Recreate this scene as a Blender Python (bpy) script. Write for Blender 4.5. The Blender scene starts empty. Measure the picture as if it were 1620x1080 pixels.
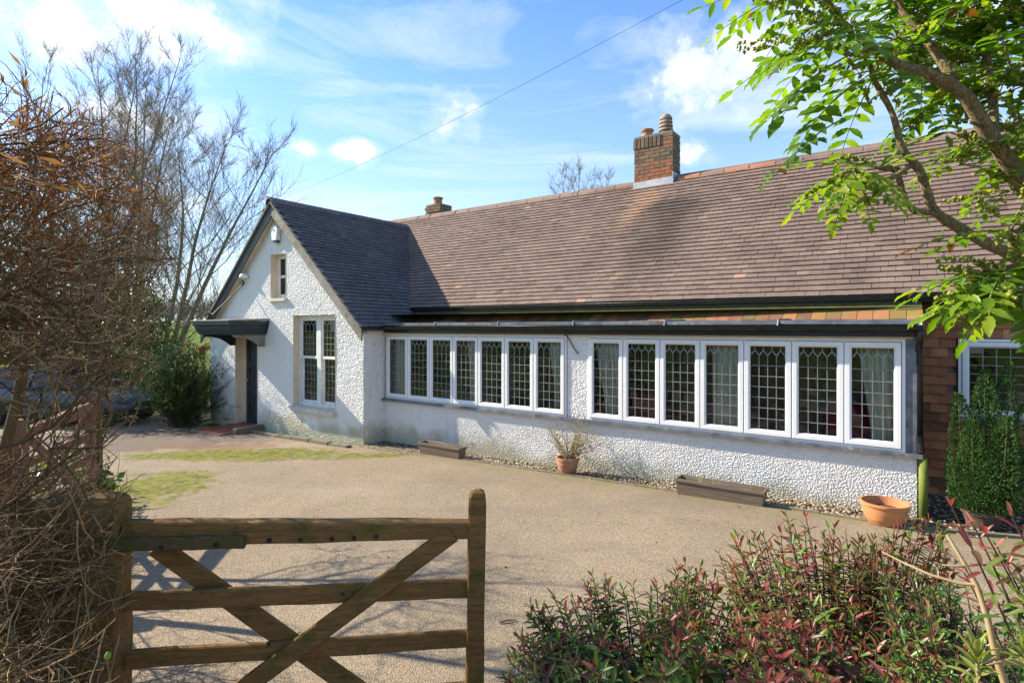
import bpy, bmesh, math, random
import numpy as np
from mathutils import Vector, Matrix, noise

random.seed(11)
rng = np.random.default_rng(11)
S = bpy.context.scene
COL = S.collection
R = math.radians

# ------------------------------------------------------------------ camera, sky, sun, exposure
EYE = 2.05
YAW = R(35.5)
cam_d = bpy.data.cameras.new('camera')
cam = bpy.data.objects.new('camera', cam_d)
COL.objects.link(cam)
cam.location = (0, 0, EYE)
cam.rotation_euler = (R(90), 0, YAW)
cam_d.sensor_width = 36
cam_d.lens = 898 / 1620 * 36
cam_d.shift_y = -22 / 1620
cam_d.clip_start = 0.05
cam_d.clip_end = 3000
S.camera = cam

SUN_EL = R(32)
SUN_ROT = math.atan2(-3.46, -0.93)          # compass angle of the sun: to the left, slightly behind
w = bpy.data.worlds.new('World')
S.world = w
w.use_nodes = True


def nd(nt, typ, ins=None, **props):
    n = nt.nodes.new(typ)
    for k, v in props.items():
        setattr(n, k, v)
    for k, v in (ins or {}).items():
        s = n.inputs[k]
        if isinstance(v, bpy.types.NodeSocket):
            nt.links.new(v, s)
        else:
            if isinstance(v, tuple) and len(v) == 3 and s.type == 'RGBA':
                v = (*v, 1)
            s.default_value = v
    return n


def math_(nt, op, a, b=0.0, clamp=False):
    return nd(nt, 'ShaderNodeMath', {0: a, 1: b}, operation=op, use_clamp=clamp).outputs[0]


def mix_(nt, fac, a, b, blend='MIX'):
    n = nd(nt, 'ShaderNodeMix', {0: fac, 6: a, 7: b}, data_type='RGBA', blend_type=blend)
    return n.outputs[2]


def ramp_(nt, fac, stops, interp='LINEAR'):
    n = nd(nt, 'ShaderNodeValToRGB', {0: fac})
    cr = n.color_ramp
    cr.interpolation = interp
    while len(cr.elements) > 1:
        cr.elements.remove(cr.elements[0])
    for i, (p, c) in enumerate(stops):
        e = cr.elements[0] if i == 0 else cr.elements.new(p)
        e.position = p
        e.color = (c, c, c, 1) if isinstance(c, (int, float)) else (*c, 1)
    return n.outputs[0]


def world_nodes():
    nt = w.node_tree
    bg = nt.nodes['Background']
    sky = nd(nt, 'ShaderNodeTexSky', sky_type='NISHITA', sun_disc=False)
    sky.sun_elevation = SUN_EL
    sky.sun_rotation = SUN_ROT
    sky.air_density = 1.0
    sky.dust_density = 0.4
    sky.ozone_density = 2.2
    tc = nd(nt, 'ShaderNodeTexCoord')
    d = tc.outputs['Generated']
    sep = nd(nt, 'ShaderNodeSeparateXYZ', {0: d})
    # heaps of cumulus: puffs at given compass bearings and heights, edges broken up by noise
    n2 = nd(nt, 'ShaderNodeTexNoise', {'Vector': d, 'Scale': 11.0, 'Detail': 2.0, 'Roughness': 0.5})
    n3 = nd(nt, 'ShaderNodeTexNoise', {'Vector': d, 'Scale': 17.0, 'Detail': 9.0, 'Roughness': 0.62})
    wob = math_(nt, 'ADD', math_(nt, 'MULTIPLY', math_(nt, 'SUBTRACT', n2.outputs[0], 0.5), 2.0), math_(nt, 'MULTIPLY', math_(nt, 'SUBTRACT', n3.outputs[0], 0.5), 3.4))
    # bearing (degrees clockwise from the direction the photograph looks in) and height above the horizon
    brg = math_(nt, 'MULTIPLY', math_(nt, 'ARCTAN2', nd(nt, 'ShaderNodeVectorMath', {0: d, 1: (math.cos(YAW), math.sin(YAW), 0)}, operation='DOT_PRODUCT').outputs['Value'],
                                      nd(nt, 'ShaderNodeVectorMath', {0: d, 1: (-math.sin(YAW), math.cos(YAW), 0)}, operation='DOT_PRODUCT').outputs['Value']), 57.2958)
    elv = math_(nt, 'MULTIPLY', math_(nt, 'ARCSINE', sep.outputs[2]), 57.2958)
    ae = nd(nt, 'ShaderNodeCombineXYZ', {0: brg, 1: elv, 2: 0.0}).outputs[0]
    # high thin cloud drawn out in level bands
    mp = nd(nt, 'ShaderNodeMapping', {0: ae, 'Rotation': (0, 0, R(-6)), 'Scale': (0.035, 0.17, 1)})
    n1 = nd(nt, 'ShaderNodeTexNoise', {'Vector': mp.outputs[0], 'Scale': 1.0, 'Detail': 9.0, 'Roughness': 0.60, 'Distortion': 0.7})
    cir = math_(nt, 'MULTIPLY', ramp_(nt, n1.outputs[0], [(0.47, 0.0), (0.72, 1.0)]), 0.62)
    rr = random.Random(4)
    puffs = [(-33, 26.0, 7.0, 4.6), (-30.0, 28.5, 5.5, 3.0), (-39, 22.0, 4.5, 2.6), (-43, 25, 3.5, 2.0), (-27.0, 24.0, 2.6, 1.7), (-35, 17, 6, 1.5), (-33, 11, 7, 1.6),
             (-6.0, 20.4, 3.0, 2.1), (-16.2, 16.6, 3.0, 0.95), (-19.6, 16.4, 2.2, 0.9), (17.5, 23.0, 4.6, 3.6), (22, 25.0, 5.0, 4.0), (28, 27, 6, 4), (17.6, 16.2, 2.6, 1.2), (38, 24, 5, 3)]
    puffs += [(rr.choice((-1, 1)) * rr.uniform(60, 165), rr.uniform(14, 50), rr.uniform(4, 9), rr.uniform(2, 4)) for _ in range(7)]
    near_ = None
    for az, el, wa, wb in puffs:
        q = nd(nt, 'ShaderNodeVectorMath', {0: ae, 1: (1 / wa, 1 / wb, 0), 2: (-az / wa, -el / wb, 0)}, operation='MULTIPLY_ADD').outputs[0]
        L_ = nd(nt, 'ShaderNodeVectorMath', {0: q}, operation='LENGTH').outputs['Value']
        near_ = L_ if near_ is None else math_(nt, 'MINIMUM', near_, L_)
    body = math_(nt, 'MULTIPLY', math_(nt, 'SUBTRACT', 1.05, near_), 1.25)
    cum = ramp_(nt, math_(nt, 'DIVIDE', math_(nt, 'ADD', math_(nt, 'ADD', math_(nt, 'MAXIMUM', body, -2.5), wob), 0.35), 1.9), [(0.0, 0.0), (0.3, 0.16), (0.6, 0.58), (1.0, 1.0)], 'EASE')
    # haze toward the horizon
    hz = ramp_(nt, sep.outputs[2], [(0.0, 0.85), (0.12, 0.60), (0.30, 0.24), (0.5, 0.08), (0.8, 0.03)])
    hsv = nd(nt, 'ShaderNodeHueSaturation', {'Saturation': 1.16, 'Value': 1.0, 'Color': sky.outputs[0]})
    base = mix_(nt, 1.0, hsv.outputs[0], SKY_TINT, 'MULTIPLY')
    c = mix_(nt, hz, base, HAZE_COL)
    c = mix_(nt, cir, c, CIRRUS_COL)
    shade = mix_(nt, ramp_(nt, n3.outputs[0], [(0.3, 0.0), (0.6, 1.0)]), CLOUD_LO, CLOUD_HI)
    c = mix_(nt, cum, c, shade)
    nt.links.new(c, bg.inputs[0])
    bg.inputs[1].default_value = SKY_STRENGTH


SKY_STRENGTH = 0.125
SKY_TINT = (0.74, 0.92, 1.10)
HAZE_COL = (3.5, 4.0, 4.4)
CIRRUS_COL = (4.1, 4.45, 4.8)
CLOUD_LO = (4.0, 4.25, 4.6)
CLOUD_HI = (5.4, 5.4, 5.3)
world_nodes()

sun_d = bpy.data.lights.new('sun', 'SUN')
sun_d.energy = 5.0
sun_d.angle = R(0.53)
sun_d.color = (1.0, 0.89, 0.72)
sun = bpy.data.objects.new('sun', sun_d)
COL.objects.link(sun)
sdir = Vector((math.sin(SUN_ROT) * math.cos(SUN_EL), math.cos(SUN_ROT) * math.cos(SUN_EL), math.sin(SUN_EL)))
sun.rotation_euler = sdir.to_track_quat('Z', 'Y').to_euler()
sun.location = sdir * 60

S.view_settings.view_transform = 'Standard'
S.view_settings.look = 'None'
S.view_settings.gamma = 1.0
S.view_settings.use_curve_mapping = False
S.view_settings.exposure = 1.1
S.render.engine = 'CYCLES'
S.cycles.max_bounces = 6
S.cycles.diffuse_bounces = 3
S.cycles.glossy_bounces = 3
S.cycles.caustics_reflective = False
S.cycles.caustics_refractive = False
S.cycles.transparent_max_bounces = 16
S.cycles.use_denoising = True

# ------------------------------------------------------------------ helpers
CY, SY = math.cos(YAW), math.sin(YAW)


def rf(r, f, z=0.0):
    """metres to the right / ahead of the viewpoint -> world point"""
    return Vector((r * CY - f * SY, r * SY + f * CY, z))


def at(u, v, f):
    """photo pixel at forward distance f -> world point"""
    p = rf((u - 810) / 898 * f, f)
    p.z = EYE + (518 - v) / 898 * f
    return p


def ground_z(x, y):
    return 0.05 + 0.0188 * max(-17.0, min(4.0, x)) + 0.012 * noise.noise((x * 0.35, y * 0.35, 3.1))


class MB:
    """collects shapes for ONE mesh object"""
    def __init__(self):
        self.v, self.f, self.t = [], [], []

    def add(self, vs, fs, tint=0.5):
        b = len(self.v)
        self.v += [tuple(p) for p in vs]
        self.f += [tuple(b + i for i in q) for q in fs]
        self.t += [tint] * len(fs)
        return self

    def hexa(self, p, tint=0.5):
        return self.add(p, [(3, 2, 1, 0), (4, 5, 6, 7), (0, 1, 5, 4), (1, 2, 6, 5), (2, 3, 7, 6), (3, 0, 4, 7)], tint)

    def box(self, x0, x1, y0, y1, z0, z1, tint=0.5):
        return self.hexa([(x0, y0, z0), (x1, y0, z0), (x1, y1, z0), (x0, y1, z0),
                          (x0, y0, z1), (x1, y0, z1), (x1, y1, z1), (x0, y1, z1)], tint)

    def beam(self, a, b, wid, hei, up=(0, 0, 1), tint=0.5, bev=0.0):
        """a bar from a to b, wid across, hei along up, with chamfered edges"""
        a, b, up = Vector(a), Vector(b), Vector(up)
        d = (b - a).normalized()
        s = d.cross(up).normalized()
        u = s.cross(d).normalized()
        hw, hh = wid / 2, hei / 2
        if bev <= 0:
            prof = [(-hw, -hh), (hw, -hh), (hw, hh), (-hw, hh)]
        else:
            prof = [(-hw + bev, -hh), (hw - bev, -hh), (hw, -hh + bev), (hw, hh - bev),
                    (hw - bev, hh), (-hw + bev, hh), (-hw, hh - bev), (-hw, -hh + bev)]
        n = len(prof)
        vs = [a + s * x + u * y for x, y in prof] + [b + s * x + u * y for x, y in prof]
        fs = [(i, (i + 1) % n, n + (i + 1) % n, n + i) for i in range(n)]
        fs += [tuple(reversed(range(n))), tuple(range(n, 2 * n))]
        return self.add(vs, fs, tint)

    def prism(self, poly, vec, tint=0.5):
        vec = Vector(vec)
        n = len(poly)
        vs = [Vector(p) for p in poly] + [Vector(p) + vec for p in poly]
        fs = [(i, (i + 1) % n, n + (i + 1) % n, n + i) for i in range(n)]
        fs += [tuple(reversed(range(n))), tuple(range(n, 2 * n))]
        return self.add(vs, fs, tint)

    def tube(self, pts, rad, n=6, tint=0.5, cap=True):
        pts = [Vector(p) for p in pts]
        if not hasattr(rad, '__len__'):
            rad = [rad] * len(pts)
        vs, fs = [], []
        prev = None
        for i, p in enumerate(pts):
            d = (pts[min(i + 1, len(pts) - 1)] - pts[max(i - 1, 0)])
            d = d.normalized() if d.length > 1e-9 else Vector((0, 0, 1))
            if prev is None:
                a = Vector((0, 0, 1)) if abs(d.z) < 0.9 else Vector((1, 0, 0))
                s = d.cross(a).normalized()
            else:
                s = (prev - d * prev.dot(d))
                s = s.normalized() if s.length > 1e-6 else d.orthogonal().normalized()
            prev = s
            t = d.cross(s)
            for k in range(n):
                an = 2 * math.pi * k / n
                vs.append(p + s * (math.cos(an) * rad[i]) + t * (math.sin(an) * rad[i]))
        for i in range(len(pts) - 1):
            for k in range(n):
                k2 = (k + 1) % n
                fs.append((i * n + k, i * n + k2, (i + 1) * n + k2, (i + 1) * n + k))
        if cap:
            fs.append(tuple(reversed(range(n))))
            fs.append(tuple(range((len(pts) - 1) * n, len(pts) * n)))
        return self.add(vs, fs, tint)

    def lathe(self, c, prof, n=20, tint=0.5, wob=0.0):
        """prof: list of (radius, height); closed where the radius is 0"""
        c = Vector(c)
        vs, fs = [], []
        for r, h in prof:
            for k in range(n):
                an = 2 * math.pi * k / n
                rr = r * (1 + wob * noise.noise((math.cos(an) * 2, math.sin(an) * 2, h * 9)))
                vs.append(c + Vector((math.cos(an) * rr, math.sin(an) * rr, h)))
        for i in range(len(prof) - 1):
            for k in range(n):
                k2 = (k + 1) % n
                fs.append((i * n + k, i * n + k2, (i + 1) * n + k2, (i + 1) * n + k))
        return self.add(vs, fs, tint)

    def ring(self, x0, x1, z0, z1, y, prof, tint=0.5):
        """a rectangular frame in the XZ plane; prof: list of (inset, y offset), swept round with mitres"""
        vs, fs = [], []
        for ins, dy in prof:
            vs += [(x0 + ins, y + dy, z0 + ins), (x1 - ins, y + dy, z0 + ins), (x1 - ins, y + dy, z1 - ins), (x0 + ins, y + dy, z1 - ins)]
        for i in range(len(prof) - 1):
            for k in range(4):
                k2 = (k + 1) % 4
                fs.append((i * 4 + k, i * 4 + k2, (i + 1) * 4 + k2, (i + 1) * 4 + k))
        return self.add(vs, fs, tint)

    def build(self, name, mat, parent=None, smooth=False, kind=None):
        me = bpy.data.meshes.new(name)
        me.from_pydata(self.v, [], self.f)
        a = me.attributes.new('tint', 'FLOAT', 'FACE')
        a.data.foreach_set('value', np.array(self.t, dtype=np.float32))
        if smooth:
            me.polygons.foreach_set('use_smooth', [True] * len(me.polygons))
        me.update()
        return link(name, me, mat, parent, kind)


def link(name, me, mat, parent=None, kind=None):
    if mat is not None and not me.materials:
        me.materials.append(mat)
    o = bpy.data.objects.new(name, me)
    COL.objects.link(o)
    if parent is not None:
        hang(o, parent)
    if kind:
        o['kind'] = kind
    return o


ORIGIN = {}


def hang(o, parent):
    o.parent = parent
    o.matrix_parent_inverse = Matrix.Translation(-ORIGIN.get(parent.name, Vector((0, 0, 0))))


def thing(name, loc, label, cat, group=None):
    e = bpy.data.objects.new(name, None)
    COL.objects.link(e)
    e.location = loc
    e.empty_display_size = 0.1
    ORIGIN[e.name] = Vector(loc)
    tag(e, label, cat, group)
    return e


def tag(o, label, cat, group=None):
    o['label'] = label
    o['category'] = cat
    if group:
        o['group'] = group
    return o


def mesh_np(name, V, F, mat, tint=None, parent=None, smooth=False, kind=None):
    """V (n,3), F (m,k) arrays -> object"""
    me = bpy.data.meshes.new(name)
    V = np.asarray(V, dtype=np.float32)
    F = np.asarray(F, dtype=np.int32)
    m, k = F.shape
    me.vertices.add(len(V))
    me.vertices.foreach_set('co', V.ravel())
    me.loops.add(m * k)
    me.loops.foreach_set('vertex_index', F.ravel())
    me.polygons.add(m)
    me.polygons.foreach_set('loop_start', np.arange(0, m * k, k, dtype=np.int32))
    me.polygons.foreach_set('loop_total', np.full(m, k, dtype=np.int32))
    a = me.attributes.new('tint', 'FLOAT', 'FACE')
    a.data.foreach_set('value', np.asarray(tint if tint is not None else np.full(m, 0.5), dtype=np.float32))
    if smooth:
        me.polygons.foreach_set('use_smooth', np.ones(m, dtype=bool))
    me.update(calc_edges=True)
    me.validate()
    return link(name, me, mat, parent, kind)


# ------------------------------------------------------------------ materials
def new_mat(name):
    m = bpy.data.materials.new(name)
    m.use_nodes = True
    nt = m.node_tree
    b = nt.nodes['Principled BSDF']
    return m, nt, b


def pos_(nt, scale=None, rot=None):
    g = nd(nt, 'ShaderNodeNewGeometry').outputs['Position']
    if scale is None and rot is None:
        return g
    return nd(nt, 'ShaderNodeMapping', {0: nd(nt, 'ShaderNodeMapping', {0: g, 'Rotation': rot or (0, 0, 0)}).outputs[0], 'Scale': scale or (1, 1, 1)}).outputs[0]


def nz(nt, vec, scale, detail=6.0, rough=0.6, dist=0.0):
    return nd(nt, 'ShaderNodeTexNoise', {'Vector': vec, 'Scale': scale, 'Detail': detail, 'Roughness': rough, 'Distortion': dist}).outputs[0]


def tint_(nt):
    return nd(nt, 'ShaderNodeAttribute', attribute_name='tint').outputs['Fac']


def bump_(nt, b, h, strength, dist=0.01):
    bp = nd(nt, 'ShaderNodeBump', {'Strength': strength, 'Distance': dist, 'Height': h})
    nt.links.new(bp.outputs[0], b.inputs['Normal'])


def pm(name, c1, c2, scale=4.0, rough=0.8, bump=0.3, bscale=60.0, bdist=0.004, tint=0.0, spots=None, metal=0.0, spec=0.4, stretch=None, rot=None, thr=(0.35, 0.65), coat=0.0):
    """two-tone noise material; tint: how much the per-piece value shifts brightness; spots: (colour, scale, lo, hi)"""
    m, nt, b = new_mat(name)
    p = pos_(nt, stretch, rot)
    c = mix_(nt, ramp_(nt, nz(nt, p, scale), [(thr[0], 0.0), (thr[1], 1.0)]), c1, c2)
    for sp in (spots or []):
        col, sc, lo, hi = sp
        c = mix_(nt, ramp_(nt, nz(nt, p, sc, 8.0, 0.65), [(lo, 0.0), (hi, 1.0)]), c, col)
    if tint:
        k = math_(nt, 'ADD', math_(nt, 'MULTIPLY', tint_(nt), tint * 2), 1.0 - tint)
        c = mix_(nt, 1.0, c, nd(nt, 'ShaderNodeCombineColor', {0: k, 1: k, 2: k}).outputs[0], 'MULTIPLY')
    nt.links.new(c, b.inputs['Base Color'])
    b.inputs['Roughness'].default_value = rough
    b.inputs['Metallic'].default_value = metal
    b.inputs['Specular IOR Level'].default_value = spec
    b.inputs['Coat Weight'].default_value = coat
    if bump:
        bump_(nt, b, nz(nt, p, bscale, 5.0, 0.65), bump, bdist)
    return m


MT = {}
MT['upvc'] = pm('white_window_plastic', (0.80, 0.81, 0.82), (0.76, 0.77, 0.78), 3, 0.32, 0.05, 20, 0.001, spec=0.5)
MT['wood_white'] = pm('white_gloss_paint', (0.78, 0.78, 0.76), (0.70, 0.70, 0.67), 6, 0.4, 0.1, 90, 0.001)
MT['cream'] = pm('cream_masonry_paint', (0.72, 0.64, 0.50), (0.64, 0.55, 0.41), 5, 0.85, 0.4, 50, 0.006)
MT['sillstone'] = pm('painted_stone_sill', (0.66, 0.62, 0.53), (0.50, 0.47, 0.39), 7, 0.8, 0.4, 60, 0.004)
MT['navy'] = pm('dark_blue_black_paint', (0.012, 0.022, 0.032), (0.03, 0.045, 0.055), 6, 0.45, 0.2, 70, 0.002)
MT['fascia_grey'] = pm('weathered_grey_board', (0.30, 0.28, 0.25), (0.16, 0.15, 0.13), 5, 0.85, 0.5, 40, 0.005, spots=[((0.08, 0.09, 0.04), 9, 0.55, 0.7)])
MT['lead'] = pm('lead_sheet', (0.22, 0.24, 0.27), (0.10, 0.11, 0.13), 6, 0.5, 0.4, 20, 0.004, metal=0.35, spots=[((0.42, 0.40, 0.34), 11, 0.58, 0.7)])
MT['lead_pale'] = pm('pale_lead_flashing', (0.50, 0.51, 0.53), (0.36, 0.37, 0.38), 5, 0.55, 0.4, 14, 0.006, metal=0.2)
MT['came'] = pm('lead_came', (0.30, 0.31, 0.31), (0.20, 0.21, 0.21), 20, 0.5, 0.0, metal=0.3)
MT['gutter'] = pm('black_gutter_with_algae', (0.010, 0.013, 0.012), (0.016, 0.024, 0.016), 4, 0.32, 0.15, 30, 0.002, spots=[((0.035, 0.06, 0.018), 5, 0.58, 0.80)])
MT['black'] = pm('black_plastic', (0.012, 0.012, 0.013), (0.02, 0.02, 0.022), 8, 0.3, 0.1, 60, 0.001)
MT['algae_pipe'] = pm('algae_covered_pipe', (0.20, 0.24, 0.03), (0.12, 0.15, 0.03), 8, 0.8, 0.3, 60, 0.003)
MT['brass'] = pm('brass', (0.55, 0.42, 0.18), (0.45, 0.33, 0.14), 20, 0.35, 0.1, 80, 0.001, metal=0.9)
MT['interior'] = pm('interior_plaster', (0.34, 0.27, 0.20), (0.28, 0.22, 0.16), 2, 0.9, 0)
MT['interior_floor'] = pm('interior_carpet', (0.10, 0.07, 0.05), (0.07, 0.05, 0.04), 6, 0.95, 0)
MT['curtain'] = pm('pale_sage_curtain', (0.78, 0.79, 0.66), (0.66, 0.68, 0.55), 5, 0.9, 0.2, 300, 0.001, stretch=(1, 1, 0.2))
MT['red_cloth'] = pm('crimson_upholstery', (0.42, 0.02, 0.05), (0.30, 0.015, 0.04), 5, 0.85, 0.2, 200, 0.001)
MT['alarm_white'] = pm('white_alarm_plastic', (0.80, 0.80, 0.78), (0.74, 0.74, 0.72), 6, 0.4, 0)
MT['alarm_dark'] = pm('dark_alarm_base', (0.03, 0.06, 0.12), (0.03, 0.05, 0.10), 6, 0.4, 0)
MT['pot'] = pm('terracotta', (0.36, 0.15, 0.075), (0.42, 0.22, 0.13), 7, 0.85, 0.4, 50, 0.003, spots=[((0.40, 0.33, 0.25), 6, 0.56, 0.7), ((0.06, 0.05, 0.03), 9, 0.62, 0.75)])
MT['bowl'] = pm('orange_terracotta', (0.55, 0.24, 0.10), (0.48, 0.20, 0.085), 6, 0.85, 0.3, 60, 0.002, stretch=(1, 1, 5))
MT['mortar'] = pm('lime_mortar', (0.26, 0.24, 0.20), (0.19, 0.17, 0.13), 12, 0.95, 0.6, 60, 0.006)
MT['soil'] = pm('potting_soil', (0.035, 0.024, 0.016), (0.06, 0.045, 0.03), 14, 0.95, 0.8, 60, 0.01)
MT['iron'] = pm('black_wrought_iron', (0.015, 0.016, 0.018), (0.025, 0.025, 0.027), 20, 0.5, 0.2, 90, 0.001, metal=0.3)
MT['quarry'] = pm('red_quarry_tile', (0.34, 0.11, 0.06), (0.25, 0.08, 0.05), 8, 0.6, 0.3, 60, 0.003, tint=0.2)


def brick_mat():
    m, nt, b = new_mat('old_soft_red_brick')
    p = pos_(nt)
    t = tint_(nt)
    c = ramp_(nt, t, [(0.0, (0.10, 0.075, 0.05)), (0.3, (0.21, 0.15, 0.10)), (0.6, (0.34, 0.13, 0.06)), (1.0, (0.44, 0.14, 0.06))])
    n = nz(nt, p, 16, 8, 0.7)
    c = mix_(nt, ramp_(nt, n, [(0.46, 0.0), (0.66, 0.65)]), c, (0.15, 0.115, 0.075))
    c = mix_(nt, ramp_(nt, nz(nt, p, 40, 4), [(0.62, 0.0), (0.72, 0.7)]), c, (0.42, 0.40, 0.33))
    nt.links.new(c, b.inputs['Base Color'])
    b.inputs['Roughness'].default_value = 0.92
    bump_(nt, b, nz(nt, p, 90, 6, 0.7), 0.7, 0.006)
    return m


def roof_mat(name, stops, lichen, moss, dark_stain=False):
    m, nt, b = new_mat(name)
    p = pos_(nt)
    t = tint_(nt)
    c = ramp_(nt, t, stops)
    big = nz(nt, p, 1.1, 4, 0.6)
    c = mix_(nt, ramp_(nt, big, [(0.40, 0.0), (0.62, 0.55)]), c, mix_(nt, 1.0, c, (0.66, 0.62, 0.60), 'MULTIPLY'))
    fine = nz(nt, p, 55, 6, 0.7)
    c = mix_(nt, ramp_(nt, fine, [(0.35, 0.45), (0.55, 0.0)]), c, (0.05, 0.04, 0.045))
    c = mix_(nt, ramp_(nt, nz(nt, p, 26, 7, 0.7), [(lichen, 0.0), (lichen + 0.08, 0.8)]), c, (0.42, 0.41, 0.36))
    c = mix_(nt, ramp_(nt, nz(nt, p, 5, 7, 0.7), [(moss, 0.0), (moss + 0.1, 0.7)]), c, (0.055, 0.062, 0.02))
    if dark_stain:
        # washed-clean orange run and sooty algae run below the chimney
        sp = nd(nt, 'ShaderNodeSeparateXYZ', {0: p})
        wob = math_(nt, 'MULTIPLY', math_(nt, 'SUBTRACT', nz(nt, p, 1.6, 6, 0.65), 0.5), 1.1)
        xx = math_(nt, 'ADD', math_(nt, 'ADD', sp.outputs[0], 3.62), wob)
        zz = math_(nt, 'SUBTRACT', 4.75, sp.outputs[2])
        below = ramp_(nt, zz, [(0.0, 0.0), (0.04, 1.0), (0.5, 1.0), (1.0, 0.0)])
        belowd = ramp_(nt, math_(nt, 'DIVIDE', zz, 2.2), [(0.06, 0.0), (0.16, 1.0), (0.6, 0.75), (1.0, 0.0)])
        dk = math_(nt, 'MULTIPLY', ramp_(nt, math_(nt, 'ABSOLUTE', xx), [(0.2, 1.0), (0.75, 0.0)]), belowd)
        og = math_(nt, 'MULTIPLY', ramp_(nt, math_(nt, 'ABSOLUTE', math_(nt, 'ADD', xx, 0.7)), [(0.08, 1.0), (0.42, 0.0)]), below)
        c = mix_(nt, math_(nt, 'MULTIPLY', og, 0.6), c, (0.34, 0.20, 0.12))
        c = mix_(nt, math_(nt, 'MULTIPLY', dk, 0.72), c, (0.045, 0.036, 0.03))
    nt.links.new(c, b.inputs['Base Color'])
    b.inputs['Roughness'].default_value = 0.8
    b.inputs['Specular IOR Level'].default_value = 0.35
    bump_(nt, b, fine, 0.5, 0.004)
    return m


def roughcast_mat():
    m, nt, b = new_mat('white_roughcast_render')
    p = pos_(nt)
    sp = nd(nt, 'ShaderNodeSeparateXYZ', {0: p})
    c = mix_(nt, nz(nt, p, 3, 5), (0.84, 0.83, 0.80), (0.76, 0.745, 0.70))
    # algae creeping up from the gravel, ragged
    edge = math_(nt, 'SUBTRACT', math_(nt, 'ADD', sp.outputs[2], math_(nt, 'MULTIPLY', nz(nt, p, 2.2, 7, 0.65), -0.9)), -0.42)
    c = mix_(nt, ramp_(nt, edge, [(0.0, 0.8), (0.22, 0.0)]), c, (0.47, 0.43, 0.28))
    # rain marks
    st = nz(nt, pos_(nt, (5, 5, 0.7)), 2.0, 6, 0.6)
    c = mix_(nt, ramp_(nt, st, [(0.58, 0.0), (0.75, 0.35)]), c, (0.46, 0.43, 0.36))
    c = mix_(nt, ramp_(nt, nz(nt, p, 60, 3), [(0.64, 0.0), (0.72, 0.5)]), c, (0.40, 0.38, 0.33))
    nt.links.new(c, b.inputs['Base Color'])
    b.inputs['Roughness'].default_value = 0.9
    b.inputs['Specular IOR Level'].default_value = 0.2
    bump_(nt, b, nz(nt, p, 130, 4, 0.6), 0.5, 0.004)
    return m


def hung_tile_mat():
    m, nt, b = new_mat('red_clay_hung_tile')
    p = pos_(nt)
    t = tint_(nt)
    c = ramp_(nt, t, [(0.0, (0.15, 0.07, 0.04)), (0.4, (0.36, 0.14, 0.06)), (0.8, (0.48, 0.20, 0.085)), (1.0, (0.55, 0.26, 0.12))])
    c = mix_(nt, ramp_(nt, nz(nt, p, 2.2, 6, 0.7), [(0.52, 0.0), (0.70, 0.7)]), c, (0.09, 0.055, 0.035))
    # yellow-green algae on the courses above the bay roof
    sp = nd(nt, 'ShaderNodeSeparateXYZ', {0: p})
    bandz = ramp_(nt, sp.outputs[2], [(0.0, 0.0), (1.0, 0.0)])
    a = math_(nt, 'MULTIPLY', ramp_(nt, math_(nt, 'SUBTRACT', sp.outputs[2], 2.02), [(0.0, 0.0), (0.08, 1.0)]), ramp_(nt, nz(nt, p, 1.3, 7, 0.7), [(0.47, 0.0), (0.62, 0.8)]))
    c = mix_(nt, a, c, (0.17, 0.17, 0.02))
    nt.links.new(c, b.inputs['Base Color'])
    b.inputs['Roughness'].default_value = 0.85
    bump_(nt, b, nz(nt, p, 70, 6, 0.7), 0.5, 0.004)
    return m


def glass_mat():
    m, nt, b = new_mat('window_glass')
    nt.nodes.remove(b)
    out = nt.nodes['Material Output']
    fr = nd(nt, 'ShaderNodeFresnel', {'IOR': 1.6})
    tr = nd(nt, 'ShaderNodeBsdfTransparent', {'Color': (0.90, 0.93, 0.91)})
    gl = nd(nt, 'ShaderNodeBsdfGlossy', {'Roughness': 0.0, 'Color': (0.95, 0.97, 1.0)})
    mx = nd(nt, 'ShaderNodeMixShader', {0: fr.outputs[0], 1: tr.outputs[0], 2: gl.outputs[0]})
    nt.links.new(mx.outputs[0], out.inputs[0])
    return m


MT['brick'] = brick_mat()
MT['roof_main'] = roof_mat('brown_clay_roof_tile', [(0.0, (0.13, 0.09, 0.072)), (0.45, (0.205, 0.143, 0.112)), (0.8, (0.262, 0.185, 0.142)), (0.95, (0.31, 0.215, 0.16)), (1.0, (0.42, 0.25, 0.165))], 0.66, 0.66, True)
MT['roof_wing'] = roof_mat('blue_brown_roof_tile_with_moss', [(0.0, (0.085, 0.08, 0.085)), (0.5, (0.125, 0.112, 0.115)), (1.0, (0.20, 0.17, 0.155))], 0.585, 0.55)
MT['ridge'] = roof_mat('ridge_tile', [(0.0, (0.22, 0.15, 0.115)), (0.5, (0.28, 0.18, 0.135)), (0.9, (0.30, 0.18, 0.13)), (1.0, (0.46, 0.19, 0.10))], 0.60, 0.58)
MT['ridge_wing'] = roof_mat('grey_ridge_tile', [(0.0, (0.10, 0.095, 0.105)), (1.0, (0.18, 0.16, 0.16))], 0.6, 0.6)
MT['roughcast'] = roughcast_mat()
MT['hung'] = hung_tile_mat()
MT['glass'] = glass_mat()

# ------------------------------------------------------------------ the cottage
YG, YB, YM = 6.90, 7.40, 8.60            # gable wall, bay front, main wall
WX0, WX1 = -13.83, -8.27                 # gable wing
RX, RZ, WS = -11.0, 4.70, 0.92           # wing ridge and pitch
EY, EZ, MS = 8.40, 2.45, 0.98            # main eave and pitch
MRY, MRZ = 10.95, 4.95                   # main ridge
HX1 = 5.0

house = thing('cottage', (-5.0, 8.6, 0), 'long white roughcast cottage with tiled roof, front gable and rows of leaded windows', 'cottage')


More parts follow.
